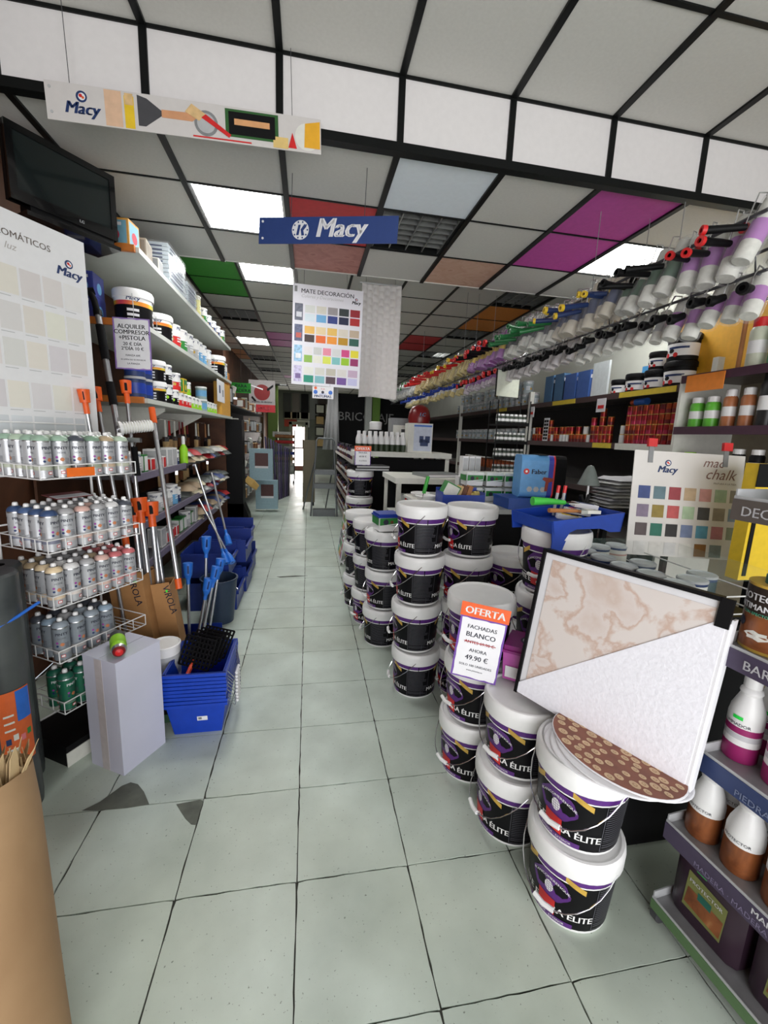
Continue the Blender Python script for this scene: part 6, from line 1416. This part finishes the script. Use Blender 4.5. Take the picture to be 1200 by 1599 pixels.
for z in (.35, .75, 1.15, 1.55, 1.95): link('shelf', MB().box((-1.6, 3.7, z-.02), (-1.12, 8.5, z), DGREY).mesh('far_shelf'), t)
link('back_board', MB().box((-1.61, 3.7, 0), (-1.6, 8.5, 2.2), SOFTBLACK).mesh('far_back'), t)
R2 = random.Random(77)
FB = [carton(.10, .12, .16, TAN, BROWN, ''), carton(.10, .14, .2, OFFW, GREY, ''), brush(TAN, BROWN, .25, .06), roller(WOOL, GREY, BLACK, BLACK, bag=False), carton(.12, .1, .12, DRED, OFFW, ''), carton(.1, .1, .22, BLK, LGREY, '')]
FN = ['tan box', 'white box', 'brush', 'roller', 'red box', 'black box']
for q, z in enumerate((.35, .75, 1.15, 1.55, 1.95)):
    for k in range(13):
        j = R2.randrange(6); hz = .26 if j == 2 else (.16 if j == 3 else 0)
        make(FB[j], ['box', 'box', 'paint_brush', 'paint_roller', 'box', 'box'][j], '%s on the far left shelving, %s shelf up, %s along' % (FN[j], ORD[q], ORD[k]), ['box', 'box', 'brush', 'paint roller', 'box', 'box'][j], (-1.16+R2.uniform(0, .04), 3.85+k*.32, z+.001+hz), R2.uniform(-.4, .4), 'goods on the far left shelving')
# yellowish gloves / brooms sticking out
for k in range(6): make(brush(TAN, mat((206, 170, 100), .7), .36, .10), 'broom_head', '%s straw brush sticking out beside the display panels' % ORD[k], 'brush', M=Matrix.Translation((-1.12, 3.95+.12*k, .95-.03*k)) @ Matrix.Rotation(-1.0, 4, 'Y'), group='straw brushes')
# hanging banner with red disc, and green sign
t = thing('hanging_banner', 'grey hanging banner with red disc and red foot at the far left', 'banner', (-1.26, 7.0, 1.98))
link('cloth', MB().box((0, 0, 0), (.56, .015, .68), mat((150, 146, 146), .6)).mesh('banner_cloth'), t)
m = MB(); m.disc((.28, -.002, .42), X, Z, .17, 28, DRED); m.quad((.05, -.003, .55), (.3, -.003, .47), (.3, -.003, .5), (.05, -.003, .57), PAPER); m.box((0, -.004, 0), (.56, -.001, .16), mat((170, 30, 40), .5)); m.text('el gusto de decorar', .055, (.28, -.005, .205), X, Z, INK, bold=.02); m.text('91 678 20 30', .06, (.28, -.006, .06), X, Z, PINK, bold=.01)
m.prism([(.05, -.003, .3), (.12, -.003, .22), (.16, -.003, .24), (.07, -.003, .34)], (0, -.002, 0), BLK); m.prism([(.40, -.003, .45), (.52, -.003, .55), (.52, -.003, .6), (.38, -.003, .5)], (0, -.002, 0), BLK)
link('print', m.mesh('banner_print'), t); link('cord', MB().tube([(.05, .007, .68), (.05, .007, 1.27)], .003, 5, DGREY).tube([(.51, .007, .68), (.51, .007, 1.27)], .003, 5, DGREY).mesh('cord', True), t)
t = thing('hanging_sign', 'bright green sign reading PARA MADERA beyond the left shelves', 'sign', (-1.29, 5.0, 2.2)); link('card', MB().box((0, 0, 0), (.33, .006, .17), mat((40, 170, 50), .5)).mesh('card'), t); link('print', MB().text('PARA', .08, (.165, -.002, .09), X, Z, INK, bold=.02).text('MADERA', .08, (.165, -.002, .015), X, Z, INK, bold=.02).mesh('print'), t); link('cord', MB().tube([(.165, .003, .17), (.165, .003, 1.05)], .002, 5, DGREY).mesh('cord'), t)
# wire roll rack
t = thing('roll_rack', 'wire floor rack with rolls of paper near the back door', 'rack', (-.95, 10.6, 0))
m = MB()
for x in (0, .55):
    for y in (0, .4): m.tube([(x, y, .08), (x, y, 1.65 if y else 1.5)], .012, 6, DGREY)
    m.tube([(x, 0, 1.5), (x, .4, 1.65)], .012, 6, DGREY)
link('frame', m.mesh('rack_frame', True), t)
for x in (.02, .53): link('wheel', MB().tube([(x-.02, 0, .04), (x+.02, 0, .04)], .04, 12, BLK).mesh('wheel', True), t)
link('header', MB().box((-.1, -.02, 1.42), (.45, -.01, 1.58), OFFW).text('Decoración', .09, (.17, -.022, 1.47), X, Z, INK, shear=.3).mesh('header'), t)
for k in range(7): make(MB().tube([(-.05, 0, 0), (.52, 0, 0)], .05 if k else .14, 12, [mat((206, 214, 206), .5), OFFW, TAN, BLUE, LGREY, RED, WOOD][k]).mesh('roll', True), 'paper_roll', '%s from below on the wire roll rack' % ORD[k]+' near the back door', 'roll', (-.93, 10.58, .42+.17*k), 0, 'rolls on the roll rack')
# green and white columns, black board with letters, back wall shelves
GRC = mat((150, 186, 96), .6)
struct('trim_1', MB().box((-1.45, 13.6, 0), (-1.1, 13.9, 3.25), GRC).mesh('green_column'))
struct('trim_2', MB().box((1.62, 9.3, 0), (1.80, 9.5, 3.25), mat((200, 204, 200), .6)).mesh('white_column'))
struct('trim_3', MB().box((1.83, 9.35, 0), (2.05, 9.45, 3.25), mat((110, 150, 60), .6)).mesh('green_column'))
t = thing('letter_board', 'black wall board with the grey letters BRICOLAJE at the back', 'sign', (.86, 9.6, 0))
link('board', MB().box((0, 0, .0), (2.32, .06, 2.72), mat((26, 26, 28), .7)).mesh('board'), t); link('letters', MB().text('BRICOLAJE', .34, (.0, -.004, 1.98), X, Z, mat((150, 150, 150), .5), 'L').mesh('letters'), t)
t = thing('hanging_sheet', 'long white translucent sheet hanging before the back shelves', 'sheet', (.45, 8.6, 0))
m = MB(); vs = []; n = 10
for k in range(n+1):
    u = k/n; yy = .05*math.sin(u*22); vs += [(.12+.22*u+.04*math.sin(k), yy, 2.95), (-.05+.45*u, yy*1.5, 1.15)]
m.add(vs, [(2*k, 2*k+2, 2*k+3, 2*k+1) for k in range(n)], mat((214, 214, 216), .5, alpha=.75)); o = link('sheet', m.mesh('sheet', True), t); md = o.modifiers.new('thickness', 'SOLIDIFY'); md.thickness = .004
link('rod', MB().tube([(.08, 0, 2.97), (.4, 0, 2.97)], .01, 6, LGREY).tube([(.24, 0, 2.97), (.24, 0, 3.25)], .003, 5, DGREY).mesh('rod', True), t)
R2 = random.Random(41)
for k in range(16):
    i, j = k % 4, k//4; x = .30+i*.44; z = 1.0+j*.46
    mt = [mat((170, 150, 130), .6), mat((90, 86, 84), .6), OFFW, mat((60, 56, 60), .6), mat((190, 186, 176), .6)][R2.randrange(5)]
    t = thing('picture_sample', '%s framed sample in row %s of the back wall display' % (ORD[i], ['one', 'two', 'three', 'four'][j]), 'frame', (x, 15.25, z), 0, 'framed samples on the back wall'); link('frame', MB().box((0, 0, 0), (.40, .05, .40), mt).mesh('sample_frame'), t); link('sample', MB().box((.05, -.004, .05), (.35, 0, .35), [OFFW, DGREY, TAN, LGREY][R2.randrange(4)]).mesh('sample'), t)
for k in range(6): make(MB().box((0, 0, 0), (.30, .05, 1.0), [DGREY, mat((120, 112, 112), .6), BLK, GREY, mat((70, 60, 60), .6), DGREY][k]).mesh('tall_panel'), 'wall_panel', '%s tall dark sample panel high on the back wall, from the left' % ORD[k], 'panel', (-1.0+.36*k, 15.25, 2.15), 0, 'tall panels on the back wall')
for k in range(4): make(MB().box((0, 0, 0), (.5, .05, .28), [mat((196, 170, 150), .6), mat((210, 206, 200), .6), mat((180, 60, 50), .6), OFFW][k]).mesh('swatch_board'), 'swatch_board', '%s small swatch board above the back door' % ORD[k], 'board', (-.95+.52*(k % 2), 15.25, 2.12-.31*(k//2)-.0), 0, 'swatch boards above the back door')
# ================================================================ HANGING SIGNS
t = thing('banner_sign', 'long white hanging banner with brushes photo and wordmark, top left', 'sign', M=frame((-1.105, -.50, 2.862), (1.185, 0, .028), (0, 0, 1)))
link('panel', MB().box((0, 0, -.004), (1.185, .148, 0), mat((206, 202, 200), .5, var=.02)).mesh('banner_panel'), t)
m = MB(); bhh = .148
logo(m, .14, .035, .066, NAVY)
m.quad((.235, .004, .001), (.305, .004, .001), (.305, .144, .001), (.235, .144, .001), mat((216, 180, 150), .6)); m.box((.315, .004, .0005), (.355, .13, .0015), YELL); m.box((.318, .095, .001), (.352, .14, .002), TAN)
m.prism([(.37, .02, .0006), (.40, .02, .0006), (.47, .07, .0006), (.47, .09, .0006), (.41, .13, .0006), (.37, .14, .0006)], (0, 0, .001), DGREY); m.prism([(.47, .065, .0006), (.60, .065, .0006), (.62, .08, .0006), (.60, .098, .0006), (.47, .095, .0006)], (0, 0, .0014), mat((206, 150, 110), .5))
m.disc((.66, .065, .0014), X, Y, .052, 24, GREY); m.disc((.66, .065, .002), X, Y, .04, 24, LGREY); m.prism([(.57, .10, .0026), (.60, .135, .0026), (.66, .10, .0026), (.63, .07, .0026)], (0, 0, .001), TAN); m.prism([(.64, .085, .003), (.66, .10, .003), (.77, .03, .003), (.76, .018, .003)], (0, 0, .001), RED)
m.box((.745, .025, .001), (.985, .138, .0018), mat((40, 90, 40), .6)); m.box((.76, .035, .0018), (.97, .128, .0024), BLK); m.box((.785, .075, .0024), (.945, .10, .003), mat((216, 160, 110), .5))
m.box((.96, .004, .0012), (1.03, .05, .002), mat((220, 190, 120), .5)); m.prism([(1.03, .01, .002), (1.07, .01, .002), (1.05, .075, .002)], (0, 0, .001), RED)
m.disc((1.12, .065, .001), X, Y, .058, 24, OFFW); m.prism([(1.105, .02, .0016), (1.18, .02, .0016), (1.18, .135, .0016), (1.11, .12, .0016)], (0, 0, .001), mat((230, 170, 40), .5)); m.box((.6, .006, .001), (.86, .012, .0014), RED)
link('print', m.mesh('banner_print'), t)
for x in (.02, .02, 1.165): pass
for x, y in ((.02, .125), (.02, .03)): link('rivet', MB().lathe([(0, .001, LGREY), (.006, .001, LGREY), (.006, .003, LGREY), (0, .003, LGREY)], 10, Matrix.Translation((x, y, 0))).mesh('rivet'), t)
link('cord', MB().tube([(.1, .148, -.002), (.1, .45, -.002)], .0015, 5, DGREY).tube([(1.05, .148, -.002), (1.05, .42, -.002)], .0015, 5, DGREY).mesh('cord'), t)

sM = frame((-.272, .0, 2.655), (.785, -.29, -.028), (0, 0, 1))
t = thing('blue_sign', 'navy blue hanging sign with white wordmark and roundel', 'sign', M=sM); L = .838
NV = mat((44, 66, 124), .4, var=.03)
link('panel', MB().box((0, 0, -.004), (L, .142, 0), NV).mesh('sign_panel'), t)
m = MB(); c = (.26, .073, .001)
m.disc(c, X, Y, .052, 28, PAPER); 
for k in range(10): m.disc((c[0]+.043*math.cos(k*.628), c[1]+.043*math.sin(k*.628), .0016), X, Y, .005, 8, NV)
m.prism([(.235, .045, .0016), (.25, .045, .0016), (.262, .10, .0016), (.247, .10, .0016)], (0, 0, .0005), NV); m.prism([(.262, .075, .0016), (.285, .105, .0016), (.297, .09, .0016), (.278, .07, .0016), (.285, .045, .0016), (.268, .042, .0016)], (0, 0, .0005), NV)
m.text('Macy', .142, (.50, .036, .001), X, Y, PAPER, shear=.22, bold=.04)
link('print', m.mesh('sign_print'), t)
for y in (.12, .03): link('rivet', MB().lathe([(0, .001, PAPER), (.007, .001, PAPER), (.007, .003, PAPER), (0, .003, PAPER)], 10, Matrix.Translation((.025, y, 0))).mesh('rivet'), t)
link('cord', MB().tube([(.2, .142, -.002), (.2, .37, -.002)], .0018, 5, DGREY).tube([(.64, .142, -.002), (.64, .385, -.002)], .0018, 5, DGREY).mesh('cord'), t)

# colour card MATE DECORACION
dM = frame((-.138, 1.46, 2.02), (.66, .0, -.012), (0, 0, 1)); dw, dh = .66, .905
t = thing('colour_card', 'hanging white MATE DECORACIÓN colour card with bright swatches', 'poster', M=dM)
link('board', MB().box((0, 0, -.005), (dw, dh, 0), mat((222, 222, 230), .5, var=.01)).mesh('card_board'), t)
m = MB(); m.text('MATE DECORACIÓN', .053, (.075, dh-.075, .001), X, Y, INK, 'L', bold=.012); m.text('Colores y Decoraciones', .04, (.075, dh-.115, .001), X, Y, LGREY, 'L', shear=.3); logo(m, .595, dh-.125, .04, BLK); m.box((.015, dh-.07, 0), (.04, dh-.02, .001), GREY)
link('print', m.mesh('card_print'), t)
DC = [[(206, 210, 206), (206, 204, 192), (150, 146, 148), (44, 54, 56), (150, 36, 44)], [(206, 220, 228), (110, 170, 214), (46, 62, 130), (24, 32, 66), (176, 38, 42)], [(226, 180, 90), (224, 204, 160), (226, 186, 96), (214, 208, 194), (190, 172, 150)], [(62, 46, 44), (226, 106, 44), (236, 150, 50), (186, 140, 30), (40, 92, 78)], [(222, 218, 220), (196, 198, 196), (226, 140, 160), (210, 212, 212), (206, 70, 130), (226, 214, 50)], [(140, 180, 80), (222, 222, 210), (214, 222, 90), (124, 190, 190), (150, 196, 40), (150, 44, 100)], [(220, 222, 214), (206, 206, 198), (186, 182, 168), (212, 210, 206), (190, 166, 190)], [(28, 140, 116), (124, 180, 188), (76, 54, 66), (110, 76, 150), (190, 190, 224)]]
for r_, row in enumerate(DC):
    n = len(row); w = .535/n
    for c_, c in enumerate(row): link('swatch', MB().box((.115+c_*w, dh-.245-r_*.077-(r_//2)*.032, 0), (.115+c_*w+w*.87, dh-.178-r_*.077-(r_//2)*.032, .001), mat(c, .5, var=.02)).mesh('swatch'), t)
for k, (c1, c2) in enumerate((((96, 100, 116), (200, 202, 210)), ((90, 96, 126), (190, 90, 80)), ((150, 190, 220), (226, 230, 234)), ((196, 190, 220), (120, 100, 150)))):
    y = dh-.32-k*.186; link('photo', MB().box((.02, y, 0), (.095, y+.15, .001), mat(c1, .5, var=.3, scale=40)).box((.035, y+.03, .001), (.085, y+.075, .0016), mat(c2, .5)).mesh('card_photo'), t)
link('cord', MB().tube([(.1, dh, -.002), (.1, dh+.33, -.002)], .0015, 5, DGREY).tube([(.5, dh, -.002), (.5, dh+.33, -.002)], .0015, 5, DGREY).mesh('cord'), t)
t = thing('small_sign', 'small white shop sign hanging under the colour card', 'sign', M=frame((.064, 1.45, 1.895), X, Z))
link('card', MB().box((0, 0, -.003), (.205, .115, 0), PAPER).mesh('card'), t)
m = MB(); m.text('PINTUMAS', .035, (.10, .010, .001), X, Y, NAVY, bold=.04); m.text('TUS', .022, (.10, .082, .001), X, Y, RED); m.disc((.03, .06, .001), X, Y, .02, 14, MBLUE); m.disc((.175, .06, .001), X, Y, .02, 14, MBLUE); m.disc((.03, .098, .001), X, Y, .014, 10, ORANGE); m.disc((.10, .06, .001), X, Y, .014, 12, INK); m.text('pinturas', .02, (.10, .038, .001), X, Y, MBLUE, shear=.3)
link('print', m.mesh('print'), t); link('cord', MB().tube([(.03, .115, -.001), (.03, .14, -.001)], .001, 4, DGREY).tube([(.17, .115, -.001), (.17, .14, -.001)], .001, 4, DGREY).mesh('cord'), t)
# embossed white sheet hanging beside the card
t = thing('embossed_sheet', 'pale embossed wall covering sheet hanging beside the colour card', 'sheet', (.535, 1.62, 1.945))
m = MB(); NX, NZ = 42, 110; vs = []
for j in range(NZ+1):
    for i in range(NX+1):
        u, v = i/NX, j/NZ; x = .40*u+.012*math.sin(v*2.2); z = 1.10*v+.01*math.sin(u*5)*(1-v)
        y = .03*math.sin(u*3+.4)+.02*math.sin(v*3)-.016*(abs(math.sin(i*math.pi/6))*abs(math.cos(j*math.pi/7+(i//6 % 2)*math.pi/2)))
        vs.append((x, y, z))
fs = [(j*(NX+1)+i, j*(NX+1)+i+1, (j+1)*(NX+1)+i+1, (j+1)*(NX+1)+i) for j in range(NZ) for i in range(NX)]
m.add(vs, fs, mat((198, 194, 192), .6, var=.03)); o = link('sheet', m.mesh('sheet', True), t); md = o.modifiers.new('thickness', 'SOLIDIFY'); md.thickness = .002
link('rod', MB().tube([(-.01, .03, 1.11), (.41, .03, 1.11)], .008, 6, LGREY).tube([(.05, .03, 1.11), (.05, .03, 1.305)], .002, 5, DGREY).tube([(.35, .03, 1.11), (.35, .03, 1.305)], .002, 5, DGREY).mesh('rod', True), t)
# paper tag hanging near the top edge
t = thing('price_tag', 'small white price tag hanging from the ceiling at the top edge', 'tag', (-.43, -.95, 3.14), .3); link('card', MB().box((0, 0, 0), (.10, .003, .05), PAPER).mesh('card'), t); link('print', MB().text('2 M', .04, (.05, -.001, .012), X, Z, INK).mesh('print'), t); link('cord', MB().tube([(.05, .001, .05), (.05, .001, .195)], .001, 4, DGREY).mesh('cord'), t)
